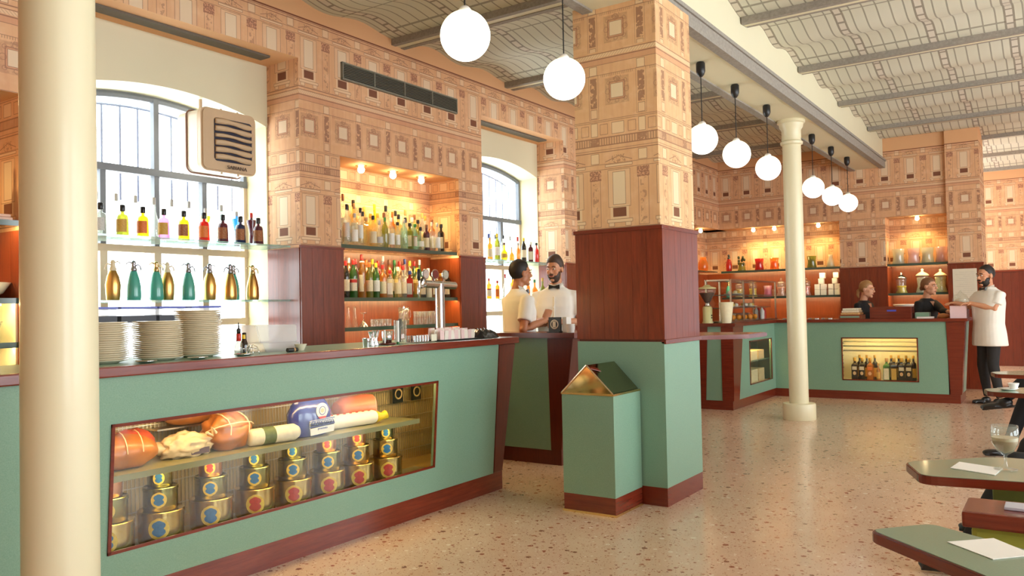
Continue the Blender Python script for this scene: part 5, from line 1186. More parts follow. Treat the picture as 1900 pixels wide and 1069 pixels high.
t = thing('napkin_box', 'small mahogany box on the outer corner of the far counter', 'box', (11.6,.985,LT3)); mk('case', bx(11.60,11.80,.985,1.05,LT3,LT3+.12,bev=.003), MAHH, t)
for i in range(12): lone('sugar_packet','small pale sugar packet, %s along the far counter edge right of the slim column' % nth(i),'sachet',bx(11.40+.05*(i%3),11.46+.05*(i%3),2.58+i*.058,2.62+i*.058,LT3,LT3+.018,bev=.003),(PAPER,CAPC['cork'],CAPC['silver'])[i%3],'packets on the far counter',smooth=False)
KIND['liqueur'] = ([(.0,0),(.055,0),(.059,.006),(.059,.175),(.050,.19),(.024,.205),(.019,.215),(.019,.235),(.0,.235)], (.022,.225,.27), (.0592,.02,.15), 4, 1, .7)
DISC = pmat('label_disc', lin(236,190,140), .6, var=.2, scale=90)
for i, (y, k, g_, c, l) in enumerate(((2.32,'liqueur','dark','gold','c'),(2.23,'liqueur','dark','gold','c'),(2.13,'liqueur','orange','gold','o'),(2.03,'flask','amber','gold','gold'),(1.93,'liqueur','green','cork','cream'),(1.84,'liqueur','dark','gold','gold'),(1.75,'liqueur','dark','gold','c'),(1.665,'liqueur','dark','gold','c'))):
    two = l in 'co'; s_ = 1.12 if k == 'liqueur' else .95
    t = bottle('liqueur_bottle', '%s liqueur bottle, %s, %s from left in the right display case' % (DESC[g_], 'two labels' if two else l+' label', nth(i)), (11.50,y,AZ0-.01), k, g_, c, None if two else l, s_, 'bottles in the right far display', PI)
    if two:
        h = .0418; mk('upper_label', bx(h,h+.001,-.032,.032,.125,.165), LB['cream' if l == 'c' else 'orange'], t, world=False); mk('round_label', tube(BM(), [(h,0,.085),(h+.0012,0,.085)], .022, 16), DISC, t, world=False)
    if i not in (3,): bottle('liqueur_bottle', 'dark liqueur bottle in the second row behind the %s one, right display case' % nth(i), (11.635,y-.035,AZ0-.01), 'spirit', 'dark', 'gold', 'gold', 1.2, 'bottles in the right far display', PI)
for i, (x, w, c) in enumerate(((10.42,.26,lin(232,168,140)),(10.72,.26,lin(238,214,170)),(11.02,.24,lin(226,190,140)))):
    for k, z in enumerate((AZ0-.01,.538)): lone('food_box', '%s carton, %s from left on the %s of the left display case' % (('salmon','cream','tan')[i], nth(i), ('floor','shelf')[k]), 'box', bx(x-w/2,x+w/2,3.42,3.6,z,z+(.17,.12)[k],bev=.004), pmat('carton_%d' % i, c, .6, var=.18, scale=50), 'cartons in the left far display', smooth=False)
# items on the second counter
t = thing('menu_holder', 'black and white menu stand with round emblem beside the barmen', 'stand', (5.80,3.52,1.087))
mk('foot', bx(5.75,5.86,3.46,3.58,1.087,1.095), BLACK, t); mk('panel', bx(5.78,5.80,3.462,3.578,1.095,1.215,bev=.002), pmat('menu_black', lin(46,40,36), .35, var=.3, scale=60), t)
mk('emblem_ring', tube(BM(), [(5.779,3.52,1.155),(5.777,3.52,1.155)], .040, 20), EMW, t); mk('emblem_core', tube(BM(), [(5.777,3.52,1.155),(5.776,3.52,1.155)], .030, 20), pmat('menu_black', lin(46,40,36), .35), t); mk('emblem_bar', bx(5.7745,5.776,3.505,3.535,1.13,1.18), EMW, t)
lone('napkin_dispenser','tall white napkin box beside the menu stand','dispenser',bx(5.80,5.88,3.415,3.455,1.087,1.215,bev=.003),WHITE,smooth=False); lone('white_cup','white cup at the edge of the second counter by the pillar','cup',lathe(BM(),[(.0,0),(.03,0),(.036,.07),(.033,.07),(.0,.06)],(5.78,3.365,1.087),16),WHITE)
# wall heater in the left window
t = thing('unit_heater', 'beige unit heater with wavy louvres hanging in the left window', 'heater', (3.645,5.0,2.30))
HB = pmat('heater_beige', lin(206,176,142), .4, var=.03, coat=.2); HD = pmat('heater_dark', lin(40,38,56), .6, var=.05); HW = pmat('heater_side', lin(222,206,186), .4, var=.03)
def rrect(x0,x1,z0,z1,r,n=6):
    P = []
    for cx_, cz_, a in ((x1-r,z0+r,-PI/2),(x1-r,z1-r,0),(x0+r,z1-r,PI/2),(x0+r,z0+r,PI)):
        for i in range(n+1): P.append((cx_+r*math.cos(a+i*PI/2/n), cz_+r*math.sin(a+i*PI/2/n)))
    return P
hx0, hx1, hz0, hz1, hy = 3.42, 3.885, 2.315, 2.765, 4.93
bm = prism(BM(), rrect(hx0,hx1,hz0,hz1,.05), hy, hy+.06, 'y', bev=.012); mk('front_housing', bm, HB, t, smooth=True, angle=.5)
mk('side_casing', prism(BM(), rrect(hx0+.006,hx1-.006,hz0+.006,hz1-.006,.05), hy+.06, hy+.29, 'y'), HW, t, smooth=True, angle=.5); mk('edge_bead', tube(BM(), [(a,hy+.18,b) for a,b in rrect(hx0,hx1,hz0,hz1,.05)], .006, 6, closed=True), pmat('bead_brown', lin(150,112,92), .5), t, smooth=True)
mk('opening', prism(BM(), rrect(hx0+.10,hx1-.045,hz0+.075,hz1-.065,.025), hy-.002, hy+.004, 'y'), HD, t)
for i in range(6):
    z = hz0+.105+i*.0505; bm = BM(); n = 16; A = []; tk = .021 if i != 3 else .014
    for j in range(n+1):
        f = j/n; x = hx0+.104+(hx1-hx0-.152)*f; w = tk*(1+.13*math.sin(f*10)) * (min(1,(1-f)*8+.55)); z_ = z+.006*math.sin(f*5)
        A.append([bm.verts.new((x,hy-.018,z_-w*.9)), bm.verts.new((x,hy-.026,z_+w*.4)), bm.verts.new((x,hy-.006,z_+w)), bm.verts.new((x,hy-.004,z_-w*.9))])
    for a, b in zip(A, A[1:]):
        for k in range(4): bm.faces.new((a[k], a[(k+1)%4], b[(k+1)%4], b[k]))
    bm.faces.new(A[0][::-1]); bm.faces.new(A[-1]); mk('louvre', bm, HB, t, smooth=True)
textobj('lettering', 'SABIANA', .036, (3.70,hy-.0155,hz0+.037), RF, pmat('letter_brown', lin(88,66,56), .5), t, .002, sx=1.15)
mk('hanger_rod', tube(BM(), [(3.60,5.20,2.75),(3.60,5.20,2.885)], .013, 8), HB, t)
for x in (3.60,3.74): mk('screw', ball(BM(), (x,hy+.03,hz1+.004), .008, 8, 6), HB, t); mk('screw', ball(BM(), (x,hy+.03,hz0-.004), .008, 8, 6), HB, t)

# ================================================================== TABLES AND BENCHES ON THE RIGHT
def rounded(poly, r, n=5):
    out = []; N = len(poly)
    for i in range(N):
        p = Vector(poly[i]).to_2d(); a = (Vector(poly[i-1]).to_2d()-p); b = (Vector(poly[(i+1)%N]).to_2d()-p)
        k = min(r, a.length*.45, b.length*.45); pa = p+a.normalized()*k; pb = p+b.normalized()*k
        for j in range(n+1):
            t = j/n; q = pa*(1-t)**2+p*2*t*(1-t)+pb*t*t; out.append((q.x,q.y))
    return out
def shrink(poly, d):
    c = sum((Vector(p).to_2d() for p in poly), Vector((0,0)))/len(poly); out = []
    N = len(poly)
    for i in range(N):
        p = Vector(poly[i]).to_2d(); e = (Vector(poly[(i+1)%N]).to_2d()-Vector(poly[i-1]).to_2d()).normalized(); nrm = Vector((-e.y,e.x))
        if nrm.dot(c-p) < 0: nrm = -nrm
        q = p+nrm*d; out.append((q.x,q.y))
    return out
def table(label, poly, z, r, leg, th=.03):
    P = rounded(poly, r); cx = sum(p[0] for p in P)/len(P); cy = sum(p[1] for p in P)/len(P)
    t = thing('cafe_table', label, 'table', (leg[0],leg[1],0), 'cafe tables')
    mk('edge_band', prism(BM(), P, z-th, z-.0015, 'z', bev=.003), MAHH, t); mk('table_top', prism(BM(), shrink(P,.007), z-.002, z, 'z'), pmat('table_laminate', lin(126,152,128), .25, var=.06, scale=200, coat=.3), t)
    mk('pedestal', lathe(BM(), [(.19,0),(.19,.012),(.04,.03),(.03,.06),(.03,z-th)], (leg[0],leg[1],0), 20), BLACK, t, smooth=True, angle=.7); return t
table('nearest green table with mahogany edge in the bottom right corner', [(2.205,.428),(2.345,.30),(2.00,-.24),(1.62,-.20)], .72, .035, (1.98,-.02))
table('second green table, carrying the coffee glass', [(2.955,.405),(3.19,.49),(3.44,.22),(3.42,-.30),(3.06,-.30)], .72, .05, (3.09,-.06))
table('third green table at the right edge of the picture in front of the seated legs', [(5.80,.40),(5.98,.44),(6.15,.25),(6.15,-.35),(5.62,-.35)], .72, .05, (5.93,-.1))
table('farthest green table at the right edge of the picture near the far waiter', [(7.15,.44),(7.35,.49),(7.55,.3),(7.38,-.3),(7.05,-.3)], .72, .05, (7.22,-.05))
lone('paper_placemat','white paper placemat on the nearest table','paper',hexa(BM(),[(2.08,.145,.7205),(2.16,.07,.7205),(2.262,.155,.7205),(2.175,.245,.7205)],[(2.08,.145,.722),(2.16,.07,.722),(2.262,.155,.722),(2.175,.245,.722)]),PAPER,smooth=False)
lone('paper_placemat','white paper placemat under the coffee glass on the second table','paper',hexa(BM(),[(3.07,.20,.7205),(3.20,.185,.7205),(3.26,.32,.7205),(3.13,.335,.7205)],[(3.07,.20,.722),(3.20,.185,.722),(3.26,.32,.722),(3.13,.335,.722)]),PAPER,smooth=False)
t = thing('coffee_glass', 'stemmed glass of milky coffee on the second green table', 'glass', (3.18,.175,.722)); gc = (3.18,.175,.7225)
mk('glass_wall', lathe(BM(), [(.0,.003),(.036,.0),(.036,.002),(.006,.006),(.0045,.03),(.006,.048),(.025,.062),(.039,.088),(.042,.115),(.040,.148),(.039,.148),(.041,.115),(.038,.089),(.024,.064),(.0,.052)], gc, 28), CLEAR, t, smooth=True)
mk('coffee', lathe(BM(), [(.0,.053),(.023,.065),(.037,.089),(.0385,.097),(.0,.097)], gc, 24), pmat('coffee_milk', lin(190,150,112), .3, var=.03), t, smooth=True, angle=.8); mk('foam', lathe(BM(), [(.0385,.0972),(.0392,.108),(.0,.108)], gc, 24), pmat('coffee_foam', lin(226,204,172), .5, var=.05), t, smooth=True, angle=.8)
LIME = pmat('lime_upholstery', lin(150,158,60), .6, var=.08, scale=40); OLIV = pmat('olive_upholstery', lin(112,128,66), .65, var=.08, scale=40)
t = thing('booth_bench', 'lime upholstered booth seat with mahogany top rail between the two near tables', 'bench', (2.72,-.1,0))
mk('top_rail', bx(2.60,2.80,-.6,.255,.655,.70,bev=.008), MAHH, t); mk('back_cushion', bx(2.63,2.77,-.6,.235,.42,.655,bev=.015), LIME, t); mk('seat', bx(2.42,2.82,-.6,.225,.36,.44,bev=.02), LIME, t); mk('base', bx(2.45,2.8,-.58,.2,0,.36), MAHD, t)
t = thing('booth_bench', 'olive upholstered booth seat below the second green table', 'bench', (3.42,-.1,0))
mk('back_cushion', bx(3.30,3.42,-.6,.225,.38,.66,bev=.012), OLIV, t); mk('seat', bx(3.36,3.75,-.6,.22,.36,.44,bev=.02), OLIV, t); mk('base', bx(3.38,3.73,-.58,.2,0,.36), MAHD, t)
for i, (x, l) in enumerate(((4.72,'first'),(7.75,'second'))):
    t = thing('guest_bench', 'olive bench outside the frame carrying the %s seated guest' % l, 'bench', (x,-.45,0)); mk('seat', bx(x-.35,x+.35,-.7,-.12,.38,.45,bev=.02), OLIV, t); mk('back_cushion', bx(x-.35,x+.35,-.8,-.7,.38,.85,bev=.02), OLIV, t); mk('base', bx(x-.33,x+.33,-.68,-.16,0,.38), MAHD, t)
lone('grey_phone','small grey phone lying on the bench top rail at the right edge','phone',bx(2.67,2.745,.05,.155,.7005,.709,bev=.002),pmat('phone_grey', lin(190,192,206), .3),smooth=False)
t = thing('coffee_saucer', 'white saucer and cup on the third green table', 'cup', (5.93,.30,.72)); mk('saucer', lathe(BM(), [(.0,.002),(.03,0),(.06,.012),(.03,.006),(.0,.006)], (5.93,.30,.7205), 18), WHITE, t, smooth=True); mk('cup', lathe(BM(), [(.0,.007),(.02,.007),(.032,.045),(.03,.045),(.0,.012)], (5.93,.27,.7205), 16), WHITE, t, smooth=True)

# ================================================================== PEOPLE
def remesh(name, bm, vox, mat, parent, sm=2):
    me = bpy.data.meshes.new(name); bm.to_mesh(me); bm.free(); o = bpy.data.objects.new(name, me); COL.objects.link(o)
    m = o.modifiers.new('r', 'REMESH'); m.mode = 'VOXEL'; m.voxel_size = vox
    me2 = bpy.data.meshes.new_from_object(o.evaluated_get(bpy.context.evaluated_depsgraph_get()))
    bpy.data.objects.remove(o); bpy.data.meshes.remove(me)
    b = BM(); b.from_mesh(me2); bpy.data.meshes.remove(me2)
    for _ in range(sm): bmesh.ops.smooth_vert(b, verts=b.verts, factor=.5, use_axis_x=True, use_axis_y=True, use_axis_z=True)
    return mk(name, b, mat, parent, smooth=True, uv=False)
def ringloft(bm, rings, T, n=24):
    """rings: (z, half width, half depth, forward offset, side offset)"""
    R = []
    for z, w, d, b, a in rings:
        ring = []
        for i in range(n):
            q = 2*PI*i/n; c, s = math.cos(q), math.sin(q); e = .82
            ring.append(bm.verts.new(T(a+w*math.copysign(abs(c)**e, c), b+d*math.copysign(abs(s)**e, s), z)))
        R.append(ring)
    for p, q in zip(R, R[1:]):
        for i in range(n): bm.faces.new((p[i], p[(i+1)%n], q[(i+1)%n], q[i]))
    bm.faces.new(R[0][::-1]); bm.faces.new(R[-1])
SKIN = pmat('skin', lin(206,146,110), .5, var=.05, scale=30); SKINT = pmat('skin_tan', lin(186,124,88), .5, var=.05, scale=30); SKINF = pmat('skin_fair', lin(224,166,132), .5, var=.04, scale=30)
SHIRT = pmat('shirt_white', lin(240,236,226), .8, var=.03, scale=12); BLK = pmat('cloth_black', lin(20,20,22), .8, var=.15, scale=30); TROU = pmat('trousers_charcoal', lin(40,38,38), .85, var=.12, scale=30); SHOE = pmat('shoe_black', lin(20,17,16), .35, var=.05, coat=.3)
HAIRD = pmat('hair_dark', lin(34,26,22), .55, var=.25, scale=120); HAIRB = pmat('hair_brown', lin(74,54,42), .6, var=.3, scale=120); HAIRBL = pmat('hair_blond', lin(168,124,76), .55, var=.3, scale=110); HAIRLB = pmat('hair_light_brown', lin(130,88,56), .55, var=.3, scale=110)
LIP = pmat('lips', lin(176,92,80), .5, var=.03); EYEW = pmat('eye_white', lin(236,230,222), .3, var=0); EYED = pmat('eye_dark', lin(30,20,16), .2, var=0)
def hand(bm, w, d, n, side, curl=.5, s=1.0):
    """palm plus five bent fingers; w wrist, d towards fingertips, n palm normal, side: direction sign of the thumb along d x n"""
    d = Vector(d).normalized(); n = Vector(n); n = (n-d*n.dot(d)).normalized(); x = d.cross(n)*side; w = Vector(w)
    M = Matrix((x, d, n)).transposed()
    ball(bm, w+d*.045*s, (.040*s,.056*s,.017*s), 14, 10, M)
    tube(bm, [w-d*.03*s, w+d*.02*s], [.026*s,.027*s], 10)
    for i, (o, L) in enumerate(((.030,.070),(.010,.080),(-.010,.074),(-.029,.058))):
        p = w+d*.088*s+x*o*s; a = 0; pts = [p-d*.02*s, p]; dd = d
        for k, f in enumerate((.42,.33,.25)):
            a += curl*(.5+.35*k)*(1+.12*i); dd = d*math.cos(a)+n*math.sin(a); p = p+dd*L*f*s; pts.append(p)
        tube(bm, pts, [.0095*s,.0095*s,.009*s,.008*s,.0065*s], 8)
    b = w+d*.030*s+x*.030*s; t1 = (d*.62+x*.70+n*.28).normalized(); t2 = (d*.88+x*.25+n*.4).normalized()
    tube(bm, [b-x*.02*s, b, b+t1*.036*s, b+t1*.036*s+t2*.030*s], [.013*s,.0125*s,.011*s,.008*s], 8)
def person(label, base, face, P, group=None):
    f = Vector((face[0],face[1],0)).normalized(); r = Vector((f.y,-f.x,0)); base = Vector(base); S = P.get('h',1.75)/1.75
    lean = P.get('lean',0.0)
    T = lambda a, b, c: base+r*a*S+f*(b+lean*max(0,c-.95))*S+Vector((0,0,c*S))
    t = thing('person', label, 'person', base, group)
    fem = P.get('fem', False); sh = .155 if fem else .175*(1+(P.get('wide',1)-1)*.6); seat = P.get('seat', False); zo = P.get('zo', 0.0)
    T2 = lambda a,b,c: T(a,b,c+zo)
    # ---- head frame
    hc = Vector(P['head']) if 'head' in P else T2(0,.03,1.63); hy = P.get('hdir'); hf = Vector((hy[0],hy[1],P.get('hpitch',0))).normalized() if hy else f
    hx = hf.cross(Vector((0,0,1))).normalized(); hz = hx.cross(hf); roll = P.get('hroll',0); hx = (hx*math.cos(roll)+hz*math.sin(roll)); hz = hx.cross(hf); k = P.get('hs',1.0)
    M = Matrix((hx,hf,hz)).transposed(); H = lambda a,b,c: hc+M @ Vector((a*k,b*k,c*k))
    def hb(bm, c, rr, su=16, sv=12): ball(bm, H(*c), tuple(q*k for q in rr), su, sv, M)
    bm = BM()
    hb(bm, (0,-.014,.028), (.073,.094,.090)); hb(bm, (0,.026,-.034), (.058,.062,.080)); hb(bm, (0,.066,-.098), (.025,.020,.019))
    for s_ in (-1,1):
        hb(bm, (.042*s_,.004,-.058), (.021,.034,.030)); hb(bm, (.034*s_,.056,-.026), (.026,.024,.026)); hb(bm, (.077*s_,-.006,-.008), (.009,.021,.031)); hb(bm, (.010*s_,.098,-.033), (.009,.010,.008))
    hb(bm, (0,.068,.026), (.052,.022,.014)); hb(bm, (0,.082,-.062), (.024,.012,.012)); tube(bm, [H(0,.080,.016),H(0,.100,-.012),H(0,.112,-.031)], [.008*k,.010*k,.012*k], 8)
    nb = T2(0,-.015,1.47); tube(bm, [H(0,-.022,-.03), H(0,-.024,-.085), nb, T2(0,-.01,1.40)], [.050*k,.050*k,.054*S,.062*S], 14)
    # ---- shoulders, arms, hands (hidden part keeps the skin one continuous surface)
    tube(bm, [T2(-sh+.01,-.01,1.365), T2(0,-.01,1.385), T2(sh-.01,-.01,1.365)], [.032*S,.05*S,.032*S], 10); ringloft(bm, [(1.05+zo,.11,.07,0,0),(1.25+zo,.13,.085,0,0),(1.40+zo,.10,.07,-.01,0)], T)
    arms = P['arms']; kk = .88 if fem else 1.0
    for sg, A in ((1,arms[0]),(-1,arms[1])):
        s0 = T2(sg*sh,-.01,1.378); e = Vector(A['e']) if A.get('w') else T2(*A['el']); w = Vector(A['wr']) if A.get('w') else T2(*A['wl'])
        el = e; tube(bm, [s0, s0.lerp(el,.5), el, el.lerp(w,.35), w], [.046*kk,.045*kk,.038*kk,.038*kk,.026*kk], 12); ball(bm, el, .037*kk, 10, 8)
        hd = (w-el).normalized() if 'hd' not in A else (r*A['hd'][0]+f*A['hd'][1]+Vector((0,0,A['hd'][2])))
        pn = r*A['pn'][0]+f*A['pn'][1]+Vector((0,0,A['pn'][2]))
        hand(bm, w, hd, pn, A.get('ts',1), A.get('curl',.5), .95*kk*S)
        A['_'] = (s0, el, w)
    remesh('body', bm, .0062, P['skin'], t, 2)
    # ---- face details
    for s_ in (-1,1):
        bm = BM(); hb(bm, (.030*s_,.0835,.006), (.0135,.007,.008)); e_ = mk('eye', bm, EYEW, t, smooth=True)
        bm = BM(); hb(bm, (.030*s_+P.get('gaze',0),.0885,.006), (.0065,.004,.0068), 10, 8); mk('iris', bm, EYED, e_, smooth=True)
        mk('eyebrow', tube(BM(), [H(.014*s_,.094,.026),H(.032*s_,.092,.031),H(.048*s_,.080,.024)], [.0035*k,.0045*k,.0025*k], 6), P['hair'], t, smooth=True)
    bm = BM(); hb(bm, (0,.0905,-.061), (.021,.006,.0065)); mk('lips', bm, LIP, t, smooth=True)
    bm = BM(); hr = P.get('hair_s',1.0); hb(bm, (0,-.016,.030), (.081*hr,.102*hr,.100*hr), 28, 20)
    back = P.get('hairback', -.055)
    for v in bm.verts:
        q = M.inverted() @ (v.co-hc)/k
        lim = (.076+.008*math.cos(q.x*40)) if q.y > .05 else (.020+(q.y-.015)*1.3 if q.y > .015 else (back if q.y < -.03 else back+(.020-back)*(q.y+.03)/.045))
        n_ = NZ.noise(q*45)*.006+NZ.noise(q*14)*.004
        if q.z < lim: q = q*(.80 if q.z < lim-.012 else .93)
        else: q = q*(1+n_*6+P.get('hairvol',0)*max(0,q.z-.05)*6)*(.955+.045*min(1,(q.z-lim)/.03))
        v.co = hc+M @ (q*k)
    if P.get('bun'):
        ball(bm, H(*P['bun']), tuple(q*k for q in P.get('bunr',(.035,.035,.035))), 14, 10, M)
    mk('hair', bm, P['hair'], t, smooth=True)
    if P.get('tail'): mk('ponytail', tube(BM(), [H(0,-.10,.0),H(0,-.125,-.03),H(.01,-.125,-.09),H(.01,-.105,-.13)], [.018,.026,.022,.008], 10), P['hair'], t, smooth=True)
    if P.get('beard'):
        bm = BM(); hb(bm, (0,.022,-.050), (.064,.069,.075), 24, 18); bl = P['beard']
        for v in bm.verts:
            q = M.inverted() @ (v.co-hc)/k
            up = -.074 if abs(q.x) < .028 else (-.058 if abs(q.x) < .046 else -.022)
            if q.z > up or q.y < -.028: q = Vector((q.x*.8, q.y*.8, -.05+(q.z+.05)*.8))
            else: q = q+Vector((0,0,-.02))*bl*max(0,min(1,(-q.z-.07)/.06))+Vector((1,1,1))*NZ.noise(q*60)*.002
            v.co = hc+M @ (q*k)
        hb(bm, (0,.096,-.049), (.030,.007,.007), 14, 8); b_ = mk('beard', bm, P['hair'], t, smooth=True); bm = BM(); hb(bm, (0,.0995,-.061), (.018,.004,.0045)); mk('lips', bm, LIP, t, smooth=True)
    # ---- shirt
    top = P['top']; bm = BM()
    if fem: RG = [(.80,.165,.115,0,0),(.95,.155,.11,0,0),(1.06,.135,.095,0,0),(1.18,.150,.115,.012,0),(1.27,.165,.125,.018,0),(1.36,.170,.10,.0,0),(1.42,.125,.080,-.01,0),(1.455,.075,.065,-.015,0)]
    else: RG = [(P.get('hem',.76),.196,.142,0,0),(.90,.186,.134,.005,0),(1.02,.172,.122,.008,0),(1.15,.182,.124,.008,0),(1.28,.196,.126,.004,0),(1.37,.188,.108,-.004,0),(1.425,.150,.088,-.01,0),(1.46,.085,.070,-.012,0),(1.485,.064,.062,-.01,0)]
    if seat: RG = [(max(z,.86),w,d,b,a) for z,w,d,b,a in RG if z > .84]
    wd_ = P.get('wide',1.0); ringloft(bm, [(z+zo,w*wd_,d*wd_,b,a) for z,w,d,b,a in RG], T)
    sl = P.get('sleeve', .62)
    for sg, A in ((1,arms[0]),(-1,arms[1])):
        s0, el, w = A['_']
        q = s0.lerp(el, min(1,sl))
        pts = [T2(sg*(sh-.06),-.01,1.385), s0, s0.lerp(q,.5), q]; rr = [.055*kk,.066*kk,.067*kk,.066*kk]
        if sl > 1: pts += [el.lerp(w, sl-1)]; rr[-1] = .052*kk; rr += [.038*kk]
        tube(bm, pts, rr, 14)
    remesh('shirt' if not fem else 'polo_shirt', bm, .0085, top, t, 3)
    if P.get('bow'):
        c = T2(0,.075,1.462) if 'bowat' not in P else Vector(P['bowat'])
        bf = f*.8+Vector((0,0,.25)); bf = bf.normalized(); bxv = r; bz = bxv.cross(bf)
        Mb = Matrix((bxv,bf,bz)).transposed(); bt_ = mk('bow_tie', ball(BM(), c, (.010,.010,.011), 10, 8, Mb), BLACK, t, smooth=True)
        for sg in (-1,1):
            q = [c+Mb @ Vector(v) for v in ((sg*.006,-.006,-.007),(sg*.006,.008,-.007),(sg*.006,.008,.007),(sg*.006,-.006,.007),(sg*.052,-.008,-.021),(sg*.052,.010,-.021),(sg*.052,.010,.021),(sg*.052,-.008,.021))]
            b2 = BM(); vs = [b2.verts.new(v) for v in q]
            for fc in ((0,1,2,3),(4,5,6,7),(0,1,5,4),(1,2,6,5),(2,3,7,6),(3,0,4,7)): b2.faces.new([vs[i] for i in fc])
            bmesh.ops.recalc_face_normals(b2, faces=b2.faces); mk('bow_wing', b2, BLACK, bt_)
    if P.get('collar', True) and not fem:
        for sg in (-1,1):
            b2 = BM(); vs = [T2(sg*.012,.062,1.482),T2(sg*.062,.01,1.50),T2(sg*.060,-.04,1.515),T2(sg*.075,-.03,1.468),T2(sg*.075,.03,1.455),T2(sg*.045,.088,1.432)]
            vv = [b2.verts.new(v) for v in vs]; b2.faces.new(vv); bmesh.ops.solidify(b2, geom=b2.faces[:], thickness=.005); mk('collar', b2, top, t)
        mk('placket', tube(BM(), [T2(0,b+d+.001,z) for z,w,d,b,a in RG[:-3]], [(.014,.003)]*(len(RG)-3), 8), top, t, smooth=True)
        for z in (1.36,1.27,1.18,1.09,1.0): 
            d_ = [b+d for zz,w,d,b,a in RG if abs(zz-z) < .08][0]; mk('button', ball(BM(), T2(0,d_+.006,z), .006, 8, 6), EYEW, t)
    if fem:
        for sg in (-1,1):
            b2 = BM(); vs = [T2(sg*.05,-.045,1.475),T2(sg*.072,0,1.455),T2(sg*.045,.09,1.385),T2(sg*.004,.118,1.31),T2(sg*.03,.085,1.40)]
            vv = [b2.verts.new(v) for v in vs]; b2.faces.new(vv); bmesh.ops.solidify(b2, geom=b2.faces[:], thickness=.006); mk('collar', b2, top, t)
        b2 = BM(); vs = [b2.verts.new(T2(a,b,z)) for a,b,z in ((-.045,.088,1.41),(.045,.088,1.41),(.0,.145,1.30))]; b2.faces.new(vs); bmesh.ops.solidify(b2, geom=b2.faces[:], thickness=.012); mk('neckline_skin', b2, P['skin'], t)
        mk('chest_lettering', tube(BM(), [T2(-.12,.118,1.265),T2(-.075,.14,1.285)], [.006,.006], 6), EYEW, t)
    # ---- trousers and shoes
    if P.get('legs', True):
        bm = BM(); L = P.get('leg')
        for i, sg in enumerate((1,-1)):
            hip, knee, ank, toe = [Vector(v) for v in L[i]] if L else (T(sg*.085,0,.92), T(sg*.10,.02,.49), T(sg*.105,-.01,.09), T(sg*.13,.20,.02))
            tube(bm, [hip+Vector((0,0,.0 if seat else .05)), hip.lerp(knee,.3), hip.lerp(knee,.75), knee, knee.lerp(ank,.4), ank], [.086*S,.088*S,.070*S,.066*S,.060*S,.046*S], 16); ball(bm, knee, .066*S, 12, 8)
            b2 = BM(); d = (toe-ank); d.z = 0; d = d.normalized(); up = P.get('shoeup', [0,0])[i]
            du = Vector((d.x,d.y,up)).normalized(); sx = du.cross(Vector((0,0,1))).normalized(); sz_ = sx.cross(du); Ms = Matrix((sx,du,sz_)).transposed()
            ball(b2, ank+Ms @ Vector((0,.02,-.045)), (.040,.062,.040), 14, 10, Ms); ball(b2, ank+Ms @ Vector((0,.115,-.062)), (.043,.085,.026), 14, 10, Ms); obox(b2, ank+Ms @ Vector((0,.068,-.080)), (.072,.235,.014), Ms)
            sh_ = remesh('shoe', b2, .007, SHOE, t, 2)
        if not seat: ringloft(bm, [(.84,.15,.11,0,0),(.92,.165,.118,0,0),(1.0,.155,.11,0,0)], T)
        else: ringloft(bm, [(.80+zo,.17,.15,0,0),(.92+zo,.175,.14,0,0),(1.0+zo,.16,.12,0,0)], T)
        remesh('trousers', bm, .010, P.get('trous', TROU), t, 2)
    return t
# man seen from behind, nearest
person('barman in white shirt and bow tie turned away, forearm raised, nearest the main counter', (6.13,4.11,0), (.89,-.42), dict(h=1.735, skin=SKINT, hair=HAIRD, top=SHIRT, bow=True, sleeve=.72, hdir=(.86,-.52), hairback=-.075, hairvol=.02,
  arms=[dict(el=(.235,-.10,1.115), wl=(.17,.17,1.19), hd=(-.15,.55,.85), pn=(-.8,.5,.1), ts=-1, curl=.5), dict(el=(-.22,.06,1.12), wl=(-.09,.30,1.15), hd=(.3,.9,-.05), pn=(.5,0,-.8), ts=-1, curl=.6)]))
person('bearded barman with bow tie facing the room behind the second counter', (6.62,4.01,0), (-.93,-.36), dict(h=1.785, skin=SKIN, hair=HAIRB, top=SHIRT, bow=True, sleeve=.72, beard=.45, hdir=(-.95,-.12), hpitch=-.10, hairback=-.05, hairvol=.2, gaze=.002,
  arms=[dict(el=(.235,.05,1.12), wl=(.07,.27,1.16), hd=(-.75,.6,.1), pn=(-.3,0,-1), ts=-1, curl=.5), dict(el=(-.245,.04,1.13), wl=(-.09,.27,1.14), hd=(.8,.5,-.05), pn=(.2,-.5,-.8), ts=1, curl=.7)]))
person('fair-haired woman with ponytail in black polo shirt behind the sandwich tray', (12.28,2.36,0), (-.35,-.93), dict(h=1.565, fem=True, skin=SKINF, hair=HAIRBL, top=BLK, trous=BLK, sleeve=.8, hdir=(-.25,-.97), hpitch=-.1, hairback=-.05, tail=True, lean=.10,
  arms=[dict(el=(.22,.06,1.12), wl=(.05,.26,1.12), hd=(-.5,.85,-.15), pn=(0,0,-1), ts=-1, curl=.4), dict(el=(-.24,.04,1.13), wl=(-.14,.27,1.13), hd=(.4,.8,-.1), pn=(0,0,-1), ts=1, curl=.4)]))
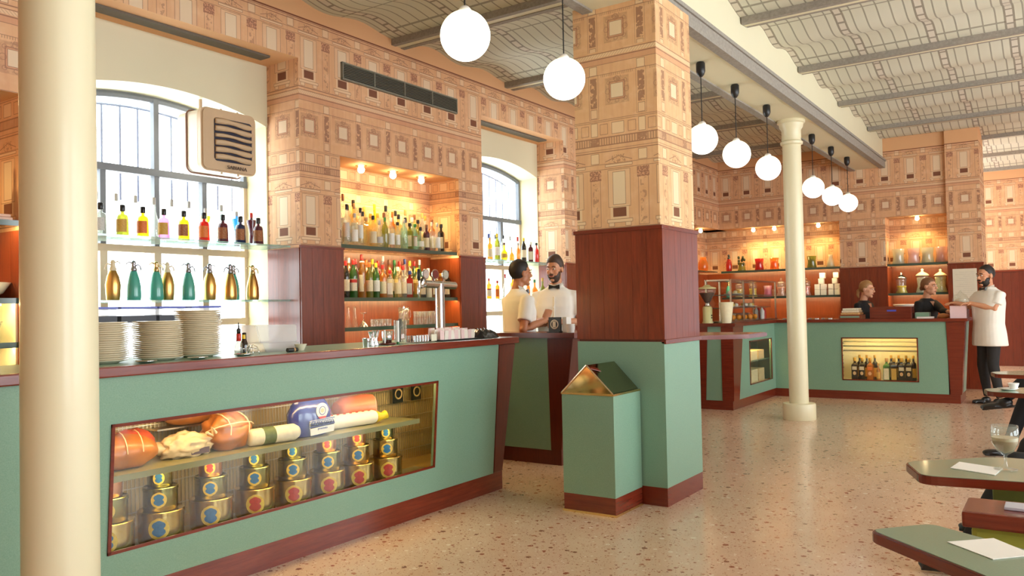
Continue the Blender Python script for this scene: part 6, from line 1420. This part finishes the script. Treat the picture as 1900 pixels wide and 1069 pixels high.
person('woman with brown hair in black polo shirt reaching to the pink box', (12.26,1.55,0), (-.55,-.84), dict(h=1.58, fem=True, skin=SKINF, hair=HAIRLB, top=BLK, trous=BLK, sleeve=1.75, hdir=(-.38,-.92), hairback=-.06, bun=(0,-.105,-.02), bunr=(.034,.03,.034), lean=.08,
  arms=[dict(el=(.21,.0,1.13), wl=(.13,.24,1.13), hd=(-.4,.9,-.1), pn=(0,0,-1), ts=-1, curl=.4), dict(w=True, e=(12.02,1.31,1.14), wr=(11.70,1.20,1.135), hd=(.1,1,.0), pn=(.8,.4,0), ts=1, curl=.5)]))
person('bearded waiter in white shirt at the far counter end holding the pink box', (11.47,.75,0), (-.64,.72), dict(h=1.69, skin=SKIN, hair=HAIRD, top=SHIRT, bow=True, sleeve=.66, beard=.1, wide=1.16, hs=1.06, hair_s=.955, hdir=(-.72,.66), hpitch=-.06, hairback=-.05, hairvol=.05, hem=.74,
  arms=[dict(w=True, e=(11.62,.97,1.20), wr=(11.55,1.12,1.245), hd=(-.1,1,0), pn=(0,0,-1), ts=-1, curl=.35), dict(w=True, e=(11.30,.68,1.17), wr=(11.33,.93,1.238), hd=(.15,1,.0), pn=(0,0,-1), ts=1, curl=.35)],
  leg=[((11.525,.80,.92),(11.54,.84,.48),(11.56,.80,.09),(11.45,.95,.02)), ((11.40,.70,.92),(11.40,.72,.48),(11.40,.66,.09),(11.29,.83,.02))]))
SE = dict(seat=True, h=1.72, zo=-.36, skin=SKIN, hair=HAIRD, top=BLK, trous=BLK, sleeve=1.8, collar=False)
def seated(label, x, leg, arms=None, shoeup=(0,0)):
    person(label, (x,-.38,0), (0,1), dict(SE, leg=leg, shoeup=list(shoeup), arms=arms or [dict(el=(.23,.05,1.12), wl=(.12,.27,1.02), pn=(0,0,-1), ts=-1, curl=.4), dict(el=(-.23,.05,1.12), wl=(-.12,.27,1.02), pn=(0,0,-1), ts=1, curl=.4)]))
seated('seated guest in black trousers with crossed legs at the right edge, mostly out of frame', 7.75,
  [((7.84,-.30,.54),(7.80,.22,.60),(7.72,.40,.10),(7.62,.66,.02)), ((7.66,-.30,.56),(7.72,.20,.68),(7.62,.40,.50),(7.60,.62,.43))], shoeup=(0,-.15))
seated('second seated guest whose black shoes show between the near tables', 4.72,
  [((4.82,-.30,.54),(4.98,.15,.52),(5.08,.33,.10),(5.14,.55,.02)), ((4.62,-.30,.54),(4.42,.20,.52),(4.34,.42,.10),(4.30,.62,.02))])
